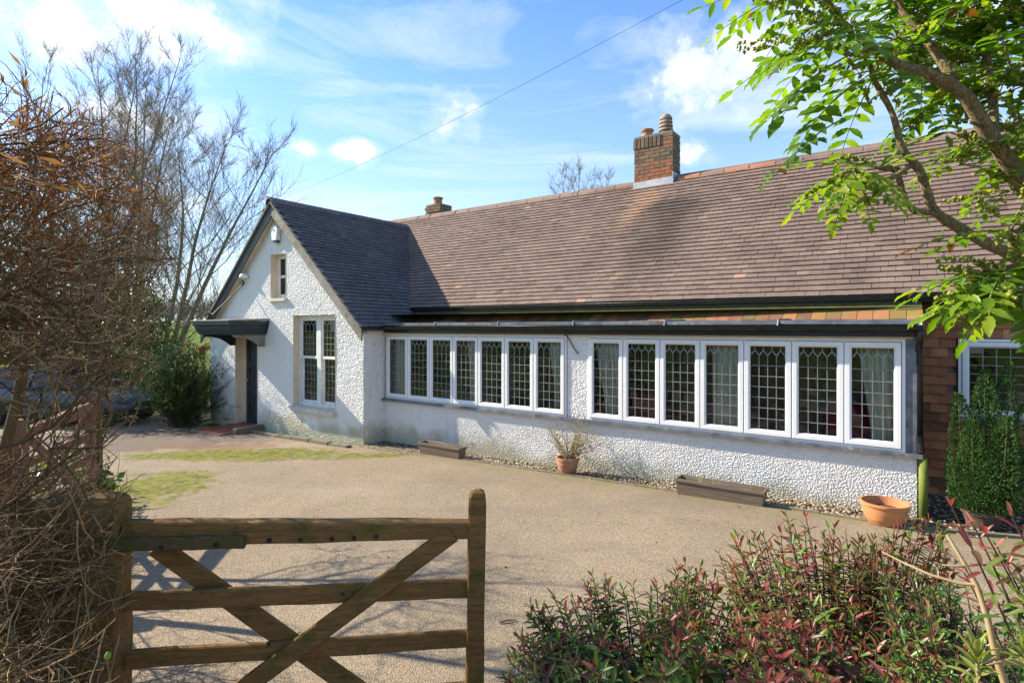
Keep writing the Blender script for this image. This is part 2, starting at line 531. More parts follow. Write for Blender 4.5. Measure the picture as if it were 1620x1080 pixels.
def rough_wall(name, p0, ud, length, z_of_u, z0, n_out, cell, amp, holes=(), parent=house, mat=None, sc=26.0):
    """a roughcast sheet with real lumps; holes are (u0,u1,z0,z1); z_of_u gives the top edge"""
    p0, ud, n_out = Vector(p0), Vector(ud), Vector(n_out)
    us = set(np.round(np.arange(0, length + cell * .5, cell), 4)) | {round(length, 4)}
    zt = max(z_of_u(u) for u in np.linspace(0, length, 60))
    zs = set(np.round(np.arange(z0, zt + cell * .5, cell), 4))
    for h in holes:
        for e in h[:2]:
            us = {u for u in us if abs(u - e) > cell * .45} | {round(e, 4)}
        for e in h[2:]:
            zs = {z for z in zs if abs(z - e) > cell * .45} | {round(e, 4)}
    us, zs = sorted(us), sorted(zs)
    nu, nzz = len(us), len(zs)
    V = np.zeros((nu * nzz, 3), dtype=np.float32)
    k = 0
    N = noise.noise
    for u in us:
        q = p0 + ud * u
        for z in zs:
            a = N((q.x * sc, q.y * sc, z * sc))
            b_ = N((q.x * sc * 2.3, q.y * sc * 2.3 + 7, z * sc * 2.3))
            c_ = N((q.x * 2.1, q.y * 2.1, z * 2.1 + 4))
            h = max(-0.5, min(0.75, a * 1.15 + 0.85 * b_)) * amp + c_ * 0.006
            V[k] = (q.x + n_out.x * h, q.y + n_out.y * h, z)
            k += 1
    F = []
    for i in range(nu - 1):
        uc = (us[i] + us[i + 1]) / 2
        top = z_of_u(uc)
        for j in range(nzz - 1):
            zc = (zs[j] + zs[j + 1]) / 2
            if zc > top:
                break
            if any(h[0] < uc < h[1] and h[2] < zc < h[3] for h in holes):
                continue
            a = i * nzz + j
            F.append((a, a + nzz, a + nzz + 1, a + 1))
    return mesh_np(name, V, F, mat or MT['roughcast'], parent=parent, smooth=True)


ZB = -0.35     # foundations go below the ground


def wing_z(x):
    return RZ - WS * abs(x - RX)


# --- gable wing
DOOR = (-12.69, -11.78, -0.15, 1.95)
SASH = (-10.44, -9.08, 0.46, 2.30)
SLIT = (-11.26, -10.72, 2.68, 3.60)
gable = rough_wall('gable_wall', (WX0, YG, 0), (1, 0, 0), WX1 - WX0, lambda u: wing_z(WX0 + u) - 0.02, -0.3, (0, -1, 0), 0.0088, 0.0092,
                   [(a - WX0, b - WX0, c, d) for a, b, c, d in (DOOR, SASH, SLIT)], sc=64)
rough_wall('return_wall', (WX1, YG, 0), (0, 1, 0), YB - YG + 0.1, lambda u: 2.06, ZB, (1, 0, 0), 0.02, 0.013)
rough_wall('wing_side_wall', (WX0, YG, 0), (0, 1, 0), 6.0, lambda u: 2.05, ZB, (-1, 0, 0), 0.08, 0.014)


def reveal(name, o, depth, y, mat):
    mb = MB()
    x0, x1, z0, z1 = o
    i, k = 0.004, 0.012
    mb.add([(x0, y - k, z0), (x0, y + depth, z0), (x0, y + depth, z1), (x0, y - k, z1)], [(0, 1, 2, 3)])
    mb.add([(x1, y - k, z0), (x1, y + depth, z0), (x1, y + depth, z1), (x1, y - k, z1)], [(3, 2, 1, 0)])
    mb.add([(x0, y - k, z1), (x1, y - k, z1), (x1, y + depth, z1), (x0, y + depth, z1)], [(0, 3, 2, 1)])
    mb.add([(x0, y - k, z0), (x1, y - k, z0), (x1, y + depth, z0), (x0, y + depth, z0)], [(0, 1, 2, 3)])
    return mb.build(name, mat, house)


reveal('door_reveal', DOOR, 0.26, YG, MT['cream'])
reveal('window_reveal', SASH, 0.18, YG, MT['cream'])
reveal('window_reveal', SLIT, 0.20, YG, MT['cream'])


def stone_sill(x0, x1, z, y, d, h, mat=None):
    mb = MB()
    mb.prism([(x0, y - d, z - h), (x0, y - d, z - 0.02), (x0, y + 0.15, z), (x0, y + 0.15, z - h)], (x1 - x0, 0, 0))
    return mb.build('window_sill', mat or MT['sillstone'], house)


stone_sill(SASH[0] - 0.08, SASH[1] + 0.03, SASH[2] + 0.004, YG, 0.10, 0.11)
stone_sill(SLIT[0] - 0.05, SLIT[1] + 0.05, SLIT[2] + 0.004, YG, 0.07, 0.08)

# --- leaded lights -----------------------------------------------------------
n_pane = [0]


def leaded(parent, x0, x1, z0, z1, y, cols=4, rows=6, arch=True, single=False):
    """glass cut into small panes by lead cames: a zigzag at the head, squares below"""
    cw = (x1 - x0) / cols
    head = min(0.235, (z1 - z0) * .3) if arch else 0.0
    zt = z1 - head
    rh = (zt - z0) / rows
    mb = MB()
    yl, tk = y - 0.004, 0.0042
    for k in range(1, cols):
        mb.box(x0 + cw * k - tk, x0 + cw * k + tk, yl, y + 0.002, z0, zt)
    for k in range(1, rows + (1 if arch else 0)):
        mb.box(x0, x1, yl - 0.001, y + 0.001, z0 + rh * k - tk, z0 + rh * k + tk)
    polys = [[(x0 + cw * i, z0 + rh * j), (x0 + cw * (i + 1), z0 + rh * j), (x0 + cw * (i + 1), z0 + rh * (j + 1)), (x0 + cw * i, z0 + rh * (j + 1))]
             for i in range(cols) for j in range(rows)]
    if arch:
        h1, h2 = zt + head * .53, zt + head * .8
        for k in range(1, cols):
            mb.box(x0 + cw * k - tk, x0 + cw * k + tk, yl, y + 0.002, zt, h1)
        for i in range(cols):
            xa, xm, xb = x0 + cw * i, x0 + cw * (i + .5), x0 + cw * (i + 1)
            mb.beam((xa, y - 0.001, h1), (xm, y - 0.001, h2), 0.006, 0.011)
            mb.beam((xm, y - 0.001, h2), (xb, y - 0.001, h1), 0.006, 0.011)
            mb.box(xm - tk, xm + tk, yl, y + 0.002, h2, z1)
            polys.append([(xa, zt), (xb, zt), (xb, h1), (xm, h2), (xa, h1)])
        xs = [x0] + [x0 + cw * (i + .5) for i in range(cols)] + [x1]
        for i in range(cols + 1):
            a, b = xs[i], xs[i + 1]
            low = [(a, h1 if i == 0 else h2)] + ([] if i in (0, cols) else [(x0 + cw * i, h1)]) + [(b, h1 if i == cols else h2)]
            polys.append(low + [(b, z1), (a, z1)])
    mb.build('lead_cames', MT['came'], parent)
    allp = MB()
    for pl in polys:
        tx, tz = random.gauss(0, 0.012), random.gauss(0, 0.012)
        cx = sum(q[0] for q in pl) / len(pl)
        cz = sum(q[1] for q in pl) / len(pl)
        vs = [(q[0], y + (q[0] - cx) * tx + (q[1] - cz) * tz, q[1]) for q in pl]
        if single:
            MB().add(vs, [tuple(range(len(vs)))]).build('pane', MT['glass'], parent)
        else:
            allp.add(vs, [tuple(range(len(vs)))])
    if not single:
        allp.build('panes', MT['glass'], parent, kind='stuff')


SASHPROF = [(0.0, 0.03), (0.0, 0.004), (0.004, 0.0), (0.046, 0.0), (0.050, 0.004), (0.064, 0.018), (0.068, 0.026), (0.068, 0.05)]


def casement(x0, x1, z0, z1, y, single, cols=4, rows=6, arch=True):
    c = MB().ring(x0, x1, z0, z1, y, SASHPROF).build('casement', MT['upvc'], house)
    leaded(c, x0 + 0.068, x1 - 0.068, z0 + 0.068, z1 - 0.068, y + 0.032, cols, rows, arch, single)
    g = MB().ring(x0 + 0.0665, x1 - 0.0665, z0 + 0.0665, z1 - 0.0665, y, [(0, 0.024), (0.005, 0.024), (0.005, 0.03)])
    g.build('gasket', MT['black'], c)
    return c


def window_group(x0, x1, z0, z1, y, n, single, rows=6, arch=True):
    fr = MB()
    fw = 0.03
    fr.ring(x0, x1, z0, z1, y, [(0, 0.10), (0, 0), (fw, 0), (fw, 0.10)])
    cw = (x1 - x0 - 2 * fw) / n
    for k in range(1, n):
        fr.box(x0 + fw + cw * k - 0.009, x0 + fw + cw * k + 0.009, y + 0.006, y + 0.09, z0 + fw, z1 - fw)
    f = fr.build('window_frame', MT['upvc'], house)
    for k in range(n):
        casement(x0 + fw + cw * k + 0.006, x0 + fw + cw * (k + 1) - 0.006, z0 + fw + 0.005, z1 - fw - 0.005, y - 0.018, single, 4, rows, arch)
    return f


# --- bay
BZ0, BZ1 = 0.735, 1.925
rough_wall('bay_wall', (WX1, YB, 0), (1, 0, 0), -WX1, lambda u: 0.668, -0.16, (0, -1, 0), 0.0060, 0.0092, sc=80)
rough_wall('window_pier', (-4.255, YB - 0.004, 0), (1, 0, 0), 0.34, lambda u: 1.96, 0.715, (0, -1, 0), 0.006, 0.0092, sc=80)
rough_wall('bay_side_wall', (0.0, YB, 0), (0, 1, 0), YM - YB, lambda u: 0.668, ZB, (1, 0, 0), 0.02, 0.014)
window_group(-8.20, -4.265, BZ0 - 0.02, BZ1, YB - 0.02, 7, False)
window_group(-3.915, -0.10, BZ0 - 0.02, BZ1, YB - 0.02, 7, True)
mb = MB().box(-8.262, 0.05, YB - 0.075, YB + 0.10, 0.672, 0.712)
mb.build('bay_sill', MT['lead'], house)
MB().box(-8.262, -0.03, YB - 0.03, YB + 0.08, BZ1 + 0.002, 1.985).build('bay_head_board', MT['cream'], house)
# lead-clad corner post and side of the bay
MB().box(-0.098, 0.0, YB - 0.01, YB + 0.09, 0.7135, 1.96).build('corner_post', MT['lead'], house)
MB().box(-0.03, -0.004, YB + 0.092, YM, 0.672, 1.96).build('bay_side_panel', MT['lead'], house)
# flat bay roof with a lead edge, in sheets
for k in range(6):
    a = -8.16 + k * 1.37
    b = min(a + 1.362, 0.06)
    s = MB()
    s.hexa([(a, YB - 0.16, 2.085 + random.uniform(0, .006)), (b, YB - 0.16, 2.085), (b, 8.06, 2.10), (a, 8.06, 2.10),
            (a, YB - 0.16, 2.132), (b, YB - 0.16, 2.132), (b, 8.06, 2.145), (a, 8.06, 2.145)])
    s.tube([(b - 0.01, YB - 0.165, 2.075), (b - 0.01, YB - 0.16, 2.14), (b - 0.01, 8.05, 2.152)], 0.014, 6)
    s.build('lead_sheet', MT['lead'], house)
MB().box(-8.16, 0.04, YB - 0.10, YB - 0.085, 1.95, 2.083).build('bay_fascia', MT['black'], house)
MB().box(-8.16, 0.04, YB - 0.083, YM, 1.985, 2.02).build('bay_soffit', MT['black'], house)


def gutter(a, b, r, name='gutter', brk=0.9):
    """half-round gutter running from a to b"""
    a, b = Vector(a), Vector(b)
    d = (b - a).normalized()
    s = Vector((0, 0, 1)).cross(d).normalized()
    mb = MB()
    for rr, flip in ((r, 1), (r - 0.006, -1)):
        n = 10
        vs = []
        for k in range(n + 1):
            an = math.pi + math.pi * k / n
            o = s * (math.cos(an) * rr) + Vector((0, 0, math.sin(an) * rr))
            vs += [a + o, b + o]
        mb.add(vs, [(2 * k, 2 * k + 1, 2 * k + 3, 2 * k + 2)[::flip] for k in range(n)])
    for p in (a, b):
        mb.add([p + s * (math.cos(math.pi + math.pi * k / 10) * r) + Vector((0, 0, math.sin(math.pi + math.pi * k / 10) * r)) for k in range(11)], [tuple(range(11))])
    for sg in (-1, 1):
        mb.tube([a + s * sg * r, b + s * sg * r], 0.005, 5)
    g = mb.build(name, MT['gutter'], house, smooth=True)
    L = (b - a).length
    k = brk * 0.4
    while L > 0.5 and k < L:
        mk = MB()
        p = a + d * k
        pts = [p + s * (math.cos(math.pi + math.pi * q / 10) * (r + 0.006)) + Vector((0, 0, math.sin(math.pi + math.pi * q / 10) * (r + 0.006))) for q in range(11)]
        for dd in (-0.02,):
            vs = [q + d * dd for q in pts] + [q + d * (dd + 0.04) for q in pts]
            mk.add(vs, [(i, i + 1, 12 + i, 11 + i) for i in range(10)])
        mk.build('gutter_bracket', MT['gutter'], g, smooth=True)
        k += brk
    return g


gutter((-8.20, YB - 0.155, 2.075), (0.05, YB - 0.155, 2.068), 0.058)
gutter((-8.48, EY - 0.06, EZ - 0.005), (HX1, EY - 0.06, EZ - 0.02), 0.06, brk=0.82)
gutter((-8.10, 6.76, 2.065), (-8.10, YB - 0.215, 2.060), 0.055, brk=0.4)

# downpipe: swan neck from the bay gutter, then straight; the lower length is green with algae
pts = [(0.03, YB - 0.155, 2.03), (0.03, YB - 0.15, 1.96), (0.025, YB - 0.06, 1.90), (0.02, YB + 0.0, 1.82), (0.02, YB + 0.02, 1.74), (0.02, YB + 0.02, 0.86)]
dp = MB().tube(pts, 0.035, 10).build('downpipe', MT['black'], house, smooth=True)
MB().tube([(0.02, YB + 0.02, 1.76), (0.02, YB + 0.02, 1.66)], 0.041, 10).build('pipe_collar', MT['black'], dp)
MB().tube([(0.02, YB + 0.02, 0.90), (0.02, YB + 0.02, 0.82), (0.03, YB - 0.005, 0.72)], [0.041, 0.041, 0.037], 10).build('pipe_collar', MT['black'], dp)
MB().tube([(0.055, YB - 0.02, 0.68), (0.055, YB - 0.02, 0.02)], 0.042, 10).build('algae_pipe', MT['algae_pipe'], dp, smooth=True)

# --- main wall: clay tiles hung in courses
backing = MB()
backing.box(WX0, HX1, YM + 0.03, YM + 0.20, ZB, 0.95)
backing.box(WX0, 0.36, YM + 0.03, YM + 0.20, 0.95, EZ + 0.1)
backing.box(2.40, HX1, YM + 0.03, YM + 0.20, 0.95, EZ + 0.1)
backing.box(0.36, 2.40, YM + 0.03, YM + 0.20, 1.93, EZ + 0.1)
mwall = backing.build('tile_hung_wall', MT['mortar'], house)
window_group(0.40, 2.36, 1.00, 1.915, YM - 0.055, 3, False, 7, False)
MB().box(0.38, 2.38, YM - 0.10, YM + 0.06, 0.955, 0.998).build('bay_sill', MT['lead'], house)
TW, TG = 0.168, 0.112
rest = MB()
nh = 0
for row in range(22):
    z = 0.02 + row * TG
    if z > EZ - 0.02:
        break
    off = (row % 2) * TW / 2
    x = (-8.5 if z > 2.04 else -0.12) + off
    while x < HX1 - 2:
        xa, xb = x + 0.002, x + TW - 0.002
        x += TW
        if 0.34 < (xa + xb) / 2 < 2.42 and 0.93 < z + 0.05 < 1.95:
            continue
        lift, sh = random.uniform(0, 0.005), random.uniform(-0.003, 0.003)
        y0 = YM - 0.012 - lift
        pts8 = [(xa, y0 - 0.014, z + sh), (xb, y0 - 0.014 + random.uniform(-.003, .003), z + sh), (xb, y0, z + sh), (xa, y0, z + sh),
                (xa, YM + 0.012, z + TG * 1.35), (xb, YM + 0.012, z + TG * 1.35), (xb, YM + 0.028, z + TG * 1.35), (xa, YM + 0.028, z + TG * 1.35)]
        t = min(1, max(0, random.gauss(0.45, 0.25)))
        if xa < 2.4 and nh < 300:
            MB().hexa(pts8, t).build('hung_tile', MT['hung'], mwall)
            nh += 1
        else:
            rest.hexa(pts8, t)
if rest.v:
    rest.build('hung_tiles', MT['hung'], mwall, kind='stuff')
# skirt of mossy clay tiles between the bay roof and the main eave
sk = MB()
sk.prism([(-8.5, 8.08, 2.125), (-8.5, 8.31, 2.262), (-8.5, 8.60, 2.262), (-8.5, 8.60, 2.125)], (8.56, 0, 0))
skirt = sk.build('tile_skirt', MT['mortar'], house)
x = -8.45
while x < 0.0:
    lf_ = random.uniform(0, .006)
    j = lambda: random.uniform(-.004, .004)
    sn, cs = 0.517, 0.856
    P = lambda xx, s_, n_: (xx, 8.07 + cs * s_ - sn * n_, 2.122 + sn * s_ + cs * n_)
    a_, b_ = x + .002, min(x + .163, 0.055)
    MB().hexa([P(a_, 0 + j(), .012), P(b_, 0 + j(), .012), P(b_, .27, .004), P(a_, .27, .004), P(a_, 0 + j(), .030 + lf_), P(b_, 0 + j(), .028 + lf_), P(b_, .27, .012), P(a_, .27, .012)], min(1, max(0, random.gauss(.25, .22)))).build('skirt_tile', MT['hung'], skirt)
    x += .167
fm = MB()
vs, fs = [], []
for k in range(90):
    xx = -8.45 + 8.5 * k / 89
    o_ = .008 * noise.noise((xx * 5, 0, 0))
    vs += [(xx, 8.27 + o_, 2.262), (xx, 8.315 + o_, 2.31 + o_), (xx, 8.37, 2.37)]
for k in range(89):
    for q in range(2):
        fs.append((k * 3 + q, (k + 1) * 3 + q, (k + 1) * 3 + q + 1, k * 3 + q + 1))
fm.add(vs, fs).build('mossy_fillet', pm('mossy_mortar_fillet', (0.11, 0.115, 0.025), (0.07, 0.065, 0.03), 6, 0.95, 0.6, 50, 0.01), skirt)
# fill under the main eave
MB().box(-8.5, HX1, EY - 0.02, YM + 0.03, EZ - 0.055, EZ - 0.03).build('eave_soffit', MT['black'], house)
MB().box(-8.5, HX1, EY - 0.045, EY - 0.022, EZ - 0.09, EZ + 0.03).build('eave_fascia', MT['navy'], house)

# --- roofs
roof = MB()
LW = 4.2
roof.add([(WX0 - 0.1, EY, EZ - 0.02), (HX1, EY, EZ - 0.02), (HX1, MRY, MRZ - 0.03), (WX0 - 0.1, MRY, MRZ - 0.03)], [(0, 1, 2, 3)])
roof.add([(WX0 - 0.1, MRY, MRZ - 0.03), (HX1, MRY, MRZ - 0.03), (HX1, 2 * MRY - EY, EZ), (WX0 - 0.1, 2 * MRY - EY, EZ)], [(0, 1, 2, 3)])
mroof = roof.build('main_roof', MT['roof_main'], house)
wr = MB()
ex = -8.16
exl = -13.98
wr.hexa([(exl, 6.80, wing_z(exl) - .10), (RX, 6.80, RZ - 0.15), (RX, 11.0, RZ - 0.15), (exl, 11.0, wing_z(exl) - .10),
         (exl, 6.80, wing_z(exl)), (RX, 6.80, RZ - 0.03), (RX, 11.0, RZ - 0.03), (exl, 11.0, wing_z(exl))])
wr.hexa([(RX, 6.80, RZ - 0.15), (ex, 6.80, wing_z(ex) - .10), (ex, 8.59, wing_z(ex) - .10), (RX, 11.0, RZ - 0.15),
         (RX, 6.80, RZ - 0.03), (ex, 6.80, wing_z(ex) - 0.025), (ex, 8.59, wing_z(ex) - 0.025), (RX, 11.0, RZ - 0.03)])
wroof = wr.build('wing_roof', MT['roof_wing'], house)

variants = {}


def tile_mesh(mat, k, wd, ln, th=0.015):
    key = (mat.name, k, round(wd, 3))
    if key not in variants:
        rr = random.Random(hash(key) & 0xffff)
        j = lambda s: rr.uniform(-s, s)
        lift = 0.030 + rr.uniform(0, .003)
        mb = MB().hexa(tile_pts(wd, ln, lift, j(.0015), j(.002), th), TINTS[k])
        me = bpy.data.meshes.new('tile')
        me.from_pydata(mb.v, [], mb.f)
        a = me.attributes.new('tint', 'FLOAT', 'FACE')
        a.data.foreach_set('value', np.full(6, TINTS[k], dtype=np.float32))
        me.materials.append(mat)
        variants[key] = me
    return variants[key]


def tile_pts(wd, ln, lift, tw, sk, th):
    h = wd / 2
    return [(-h, 0 + sk, lift - th + tw), (h, 0 - sk, lift - th - tw), (h, ln, 0.004 - th), (-h, ln, 0.004 - th),
            (-h, 0 + sk, lift + tw), (h, 0 - sk, lift - tw), (h, ln, 0.004), (-h, ln, 0.004)]


TINTS = [0.05, 0.18, 0.3, 0.38, 0.45, 0.5, 0.55, 0.62, 0.7, 0.8, 0.92, 1.0]


def roof_tiles(parent, mat, org, ud, sd, ulen, slen, keep, score, n_obj, tw=0.164, gauge=0.108):
    """courses of plain tiles; org = eave start, ud along the eave, sd up the slope"""
    org, ud, sd = Vector(org), Vector(ud).normalized(), Vector(sd).normalized()
    nn = ud.cross(sd).normalized()
    items = []
    rows = int(slen / gauge) + 1
    for r in range(rows):
        off = (r % 2) * tw / 2 - tw
        sag = 0.0
        for c in range(int(ulen / tw) + 2):
            u = off + (c + .5) * tw
            s = r * gauge
            u += random.uniform(-.003, .003)
            p = org + ud * u + sd * (s + 0.006 * noise.noise((u * .8, r * 3.1, 0)) + random.uniform(-.0015, .0015) - (random.uniform(.01, .03) if random.random() < .006 else 0)) + nn * (0.012 * noise.noise((u * .35, s * .5, 9)))
            q = org + ud * u + sd * (s + gauge / 2)
            if u < tw * .4 or u > ulen - tw * .4 or not keep(q):
                continue
            items.append((score(q), p))
    items.sort(key=lambda t: -t[0])
    rot = Matrix((ud, sd, nn)).transposed().to_4x4()
    big = MB()
    for i, (sc, p) in enumerate(items):
        k = min(11, max(0, int(random.gauss(5.4, 1.9))))
        if random.random() < 0.0035:
            k = 11
        elif k == 11:
            k = 10
        twist = Matrix.Rotation(random.gauss(0, 0.003), 4, 'Z')
        mat4 = Matrix.Translation(p) @ rot @ twist
        if i < n_obj:
            o = link('roof_tile', tile_mesh(mat, k, tw - 0.003, gauge * 1.5), mat, parent)
            o.matrix_local = mat4
            o.matrix_parent_inverse = Matrix.Identity(4)
        else:
            pts8 = tile_pts(tw - 0.003, gauge * 1.5, 0.030 + random.uniform(0, .003), random.uniform(-.0015, .0015), random.uniform(-.002, .002), 0.015)
            t = min(1.0, max(0, TINTS[k] + random.uniform(-.05, .05)))
            big.hexa([mat4 @ Vector(q) for q in pts8], t)
    big.build('roof_tiles', mat, parent, kind='stuff')


CH = (-4.66, -3.87, 10.80, 11.25, 4.55, 5.88)     # chimney


def keep_main(q):
    if CH[0] < q.x < CH[1] and q.y > CH[2] - 0.02:
        return False
    return q.z > wing_z(q.x) - 0.06


def seen_size(q):
    f = -q.x * SY + q.y * CY
    r = q.x * CY + q.y * SY
    u = 810 + r / f * 898
    return -(Vector((q.x, q.y, q.z - EYE)).length) - (50 if u > 1480 or u < 0 else 0)


slope = Vector((0, 1, MS)).normalized()
roof_tiles(mroof, MT['roof_main'], (WX0, EY - 0.05, EZ + 0.0), (1, 0, 0), slope, HX1 - WX0, (MRY - EY) * math.hypot(1, MS) + 0.0, keep_main, seen_size, 200)


def keep_wing(q):
    return q.z > EZ + MS * (q.y - EY) - 0.03 or (q.z < EZ + 0.03 and q.y < YM)


wslope = Vector((-1, 0, WS)).normalized()
roof_tiles(wroof, MT['roof_wing'], (ex + 0.045, 6.70, wing_z(ex) - 0.035), (0, 1, 0), wslope, 4.2, (ex - RX) * math.hypot(1, WS) + 0.03, keep_wing, seen_size, 100)
# left slope: only its verge shows
roof_tiles(wroof, MT['roof_wing'], (exl - 0.045, 11.0, wing_z(exl) - 0.03), (0, -1, 0), Vector((1, 0, WS)).normalized(), 4.3, (RX - exl) * math.hypot(1, WS) + 0.02, lambda q: q.y < 7.6, seen_size, 0)


def ridge_tile(a, b, r, mat, parent, t):
    a, b = Vector(a), Vector(b)
    d = (b - a).normalized()
    s = Vector((0, 0, 1)).cross(d).normalized()
    n = 8
    mb = MB()
    rings = []
    for p, k in ((a, 1.0), (b, 0.96)):
        for rr in (r * k, r * k - 0.016):
            rings.append([p + s * math.cos(-0.25 + (math.pi + 0.5) * q / n) * rr + Vector((0, 0, math.sin(-0.25 + (math.pi + 0.5) * q / n) * rr)) for q in range(n + 1)])
    vs = sum(rings, [])
    m1 = n + 1
    fs = []
    for q in range(n):
        fs.append((q, q + 1, 2 * m1 + q + 1, 2 * m1 + q))
        fs.append((q, m1 + q, m1 + q + 1, q + 1))
        fs.append((2 * m1 + q, 2 * m1 + q + 1, 3 * m1 + q + 1, 3 * m1 + q))
    mb.add(vs, fs, t)
    mb.build('ridge_tile', mat, parent)


x = HX1
while x > WX0:
    L = 0.44
    if not (CH[0] - 0.05 < x - L / 2 < CH[1] + 0.22):
        dz = random.uniform(-.008, .008) + 0.02 * noise.noise((x * .3, 0, 0))
        t = 1.0 if -3.6 < x - L / 2 < -2.2 and random.random() < 0.75 else random.uniform(0.1, 0.8)
        ridge_tile((x, MRY, MRZ - 0.055 + dz), (x - L + 0.012, MRY, MRZ - 0.055 + dz + random.uniform(-.008, .008)), 0.125, MT['ridge'], mroof, t)
    x -= L
y = 6.68
while y < 10.55:
    dz = random.uniform(-.006, .006)
    ridge_tile((RX, y, RZ - 0.06 + dz), (RX, y + 0.43, RZ - 0.06 + dz), 0.115, MT['ridge_wing'], wroof, random.random())
    y += 0.44
# mortar bedding under the ridges
MB().prism([(HX1, MRY - 0.10, MRZ - 0.11), (HX1, MRY, MRZ), (HX1, MRY + 0.10, MRZ - 0.11)], (WX0 - HX1, 0, 0)).build('ridge_mortar', MT['mortar'], mroof)

# verge boards
for sgn, m_ in ((-1, 'navy'), (1, 'fascia_grey')):
    x_e = exl - 0.0 if sgn < 0 else ex + 0.02
    mb = MB()
    ze = wing_z(x_e)
    b0 = MB()
    poly = [(RX, 6.74, RZ - 0.045), (x_e, 6.74, ze - 0.045), (x_e, 6.74, ze - 0.27), (RX, 6.74, RZ - 0.30)]
    if sgn < 0:
        poly = poly[::-1]
    b0.prism(poly, (0, 0.03, 0))
    b0.build('bargeboard', MT[m_], house)
    u0 = MB()
    poly = [(RX, 6.70, RZ - 0.005), (x_e, 6.70, ze - 0.005), (x_e, 6.70, ze - 0.042), (RX, 6.70, RZ - 0.042)]
    if sgn < 0:
        poly = poly[::-1]
    u0.prism(poly, (0, 0.10, 0))
    u0.build('verge_mortar', MT['mortar'], house)
    s0 = MB()
    poly = [(RX, 6.771, RZ - 0.19), (x_e, 6.771, ze - 0.14), (x_e, 6.771, ze - 0.17), (RX, 6.771, RZ - 0.22)]
    if sgn < 0:
        poly = poly[::-1]
    s0.prism(poly, (0, 0.15, 0))
    s0.build('verge_soffit', MT['cream'], house)

# --- chimney
ch = MB().box(CH[0] + 0.012, CH[1] - 0.012, CH[2] + 0.012, CH[3] - 0.012, CH[4], CH[5] - 0.03).build('chimney', MT['mortar'], house)
BL, BH, BD, J = 0.205, 0.062, 0.098, 0.011
nrow = int((CH[5] - CH[4]) / (BH + J))


def brick(x0, x1, y0, y1, z0, z1, t):
    j = lambda: random.uniform(-.004, .004)
    MB().hexa([(x0 + j(), y0 + j(), z0 + j()), (x1 + j(), y0 + j(), z0 + j()), (x1 + j(), y1, z0 + j()), (x0 + j(), y1, z0 + j()),
               (x0 + j(), y0 + j(), z1 + j()), (x1 + j(), y0 + j(), z1 + j()), (x1 + j(), y1, z1 + j()), (x0 + j(), y1, z1 + j())], t).build('brick', MT['brick'], ch)


for r in range(nrow):
    z = CH[4] + r * (BH + J)
    top = nrow - 1 - r
    if top < 3:
        if top == 2:                      # soldier course of leaning bricks over the left half, stretchers over the right
            x = CH[0] - 0.012
            while x < CH[1] - 0.30:
                brick(x, x + 0.062, CH[2] - 0.014, CH[2] + BD, z, z + 0.205, random.uniform(0, 0.35))
                x += 0.082
        xs = CH[1] - 0.30 + 0.02
        xr = [(xs, xs + 0.15), (xs + 0.16, CH[1])] if top % 2 else [(xs, xs + 0.09), (xs + 0.10, CH[1])]
    else:
        xr = []
        x = CH[0] - (0.0 if r % 2 else 0.11)
        while x < CH[1] - 0.02:
            a, b = max(x, CH[0]), min(x + BL, CH[1])
            if b - a > 0.03:
                xr.append((a, b))
            x += BL + J
    orange_band = max(0, 1 - abs(z - 4.98) / 0.22)  # bricks around this height are a stronger orange
    for a, b in xr:
        brick(a, b, CH[2], CH[2] + BD, z, z + BH, min(1, max(0, random.gauss(0.36 + 0.5 * orange_band, 0.18))))
    y = CH[2] + (BD + J if r % 2 else 0.05)
    while y < CH[3] - 0.02:
        b = min(y + (BL if r % 2 == 0 else BD), CH[3])
        if b - y > 0.03:
            j = lambda: random.uniform(-.004, .004)
            MB().hexa([(CH[1] - BD, y, z), (CH[1] + j(), y, z + j()), (CH[1] + j(), b, z + j()), (CH[1] - BD, b, z),
                       (CH[1] - BD, y, z + BH), (CH[1] + j(), y, z + BH + j()), (CH[1] + j(), b, z + BH + j()), (CH[1] - BD, b, z + BH)], random.uniform(0, .5)).build('brick', MT['brick'], ch)
        y = b + J
    if r % 2 == 0:
        MB().box(CH[0], CH[0] + BD, CH[2] + BD + J, CH[3], z, z + BH, 0.3).build('brick', MT['brick'], ch)
fz = EZ + MS * (CH[2] - EY)
fl = MB()
fl.hexa([(CH[0] - 0.02, CH[2] - 0.03, fz - 0.03), (CH[1] + 0.02, CH[2] - 0.03, fz - 0.03), (CH[1] + 0.02, CH[2] - 0.006, fz - 0.03), (CH[0] - 0.02, CH[2] - 0.006, fz - 0.03),
         (CH[0] - 0.02, CH[2] - 0.018, fz + 0.17), (CH[1] + 0.02, CH[2] - 0.018, fz + 0.19), (CH[1] + 0.02, CH[2] - 0.006, fz + 0.19), (CH[0] - 0.02, CH[2] - 0.006, fz + 0.17)])
fl.hexa([(CH[0] - 0.17, CH[2] - 0.17, fz - 0.125), (CH[1] + 0.17, CH[2] - 0.19, fz - 0.14), (CH[1] + 0.12, CH[2] - 0.0, fz + 0.035), (CH[0] - 0.12, CH[2] - 0.0, fz + 0.035),
         (CH[0] - 0.17, CH[2] - 0.17, fz - 0.11), (CH[1] + 0.17, CH[2] - 0.19, fz - 0.125), (CH[1] + 0.12, CH[2] - 0.0, fz + 0.05), (CH[0] - 0.12, CH[2] - 0.0, fz + 0.05)])
fl.box(CH[1] + 0.002, CH[1] + 0.016, CH[2] - 0.02, CH[3], fz + 0.02, fz + 0.28)
fl.build('flashing', MT['lead_pale'], ch)
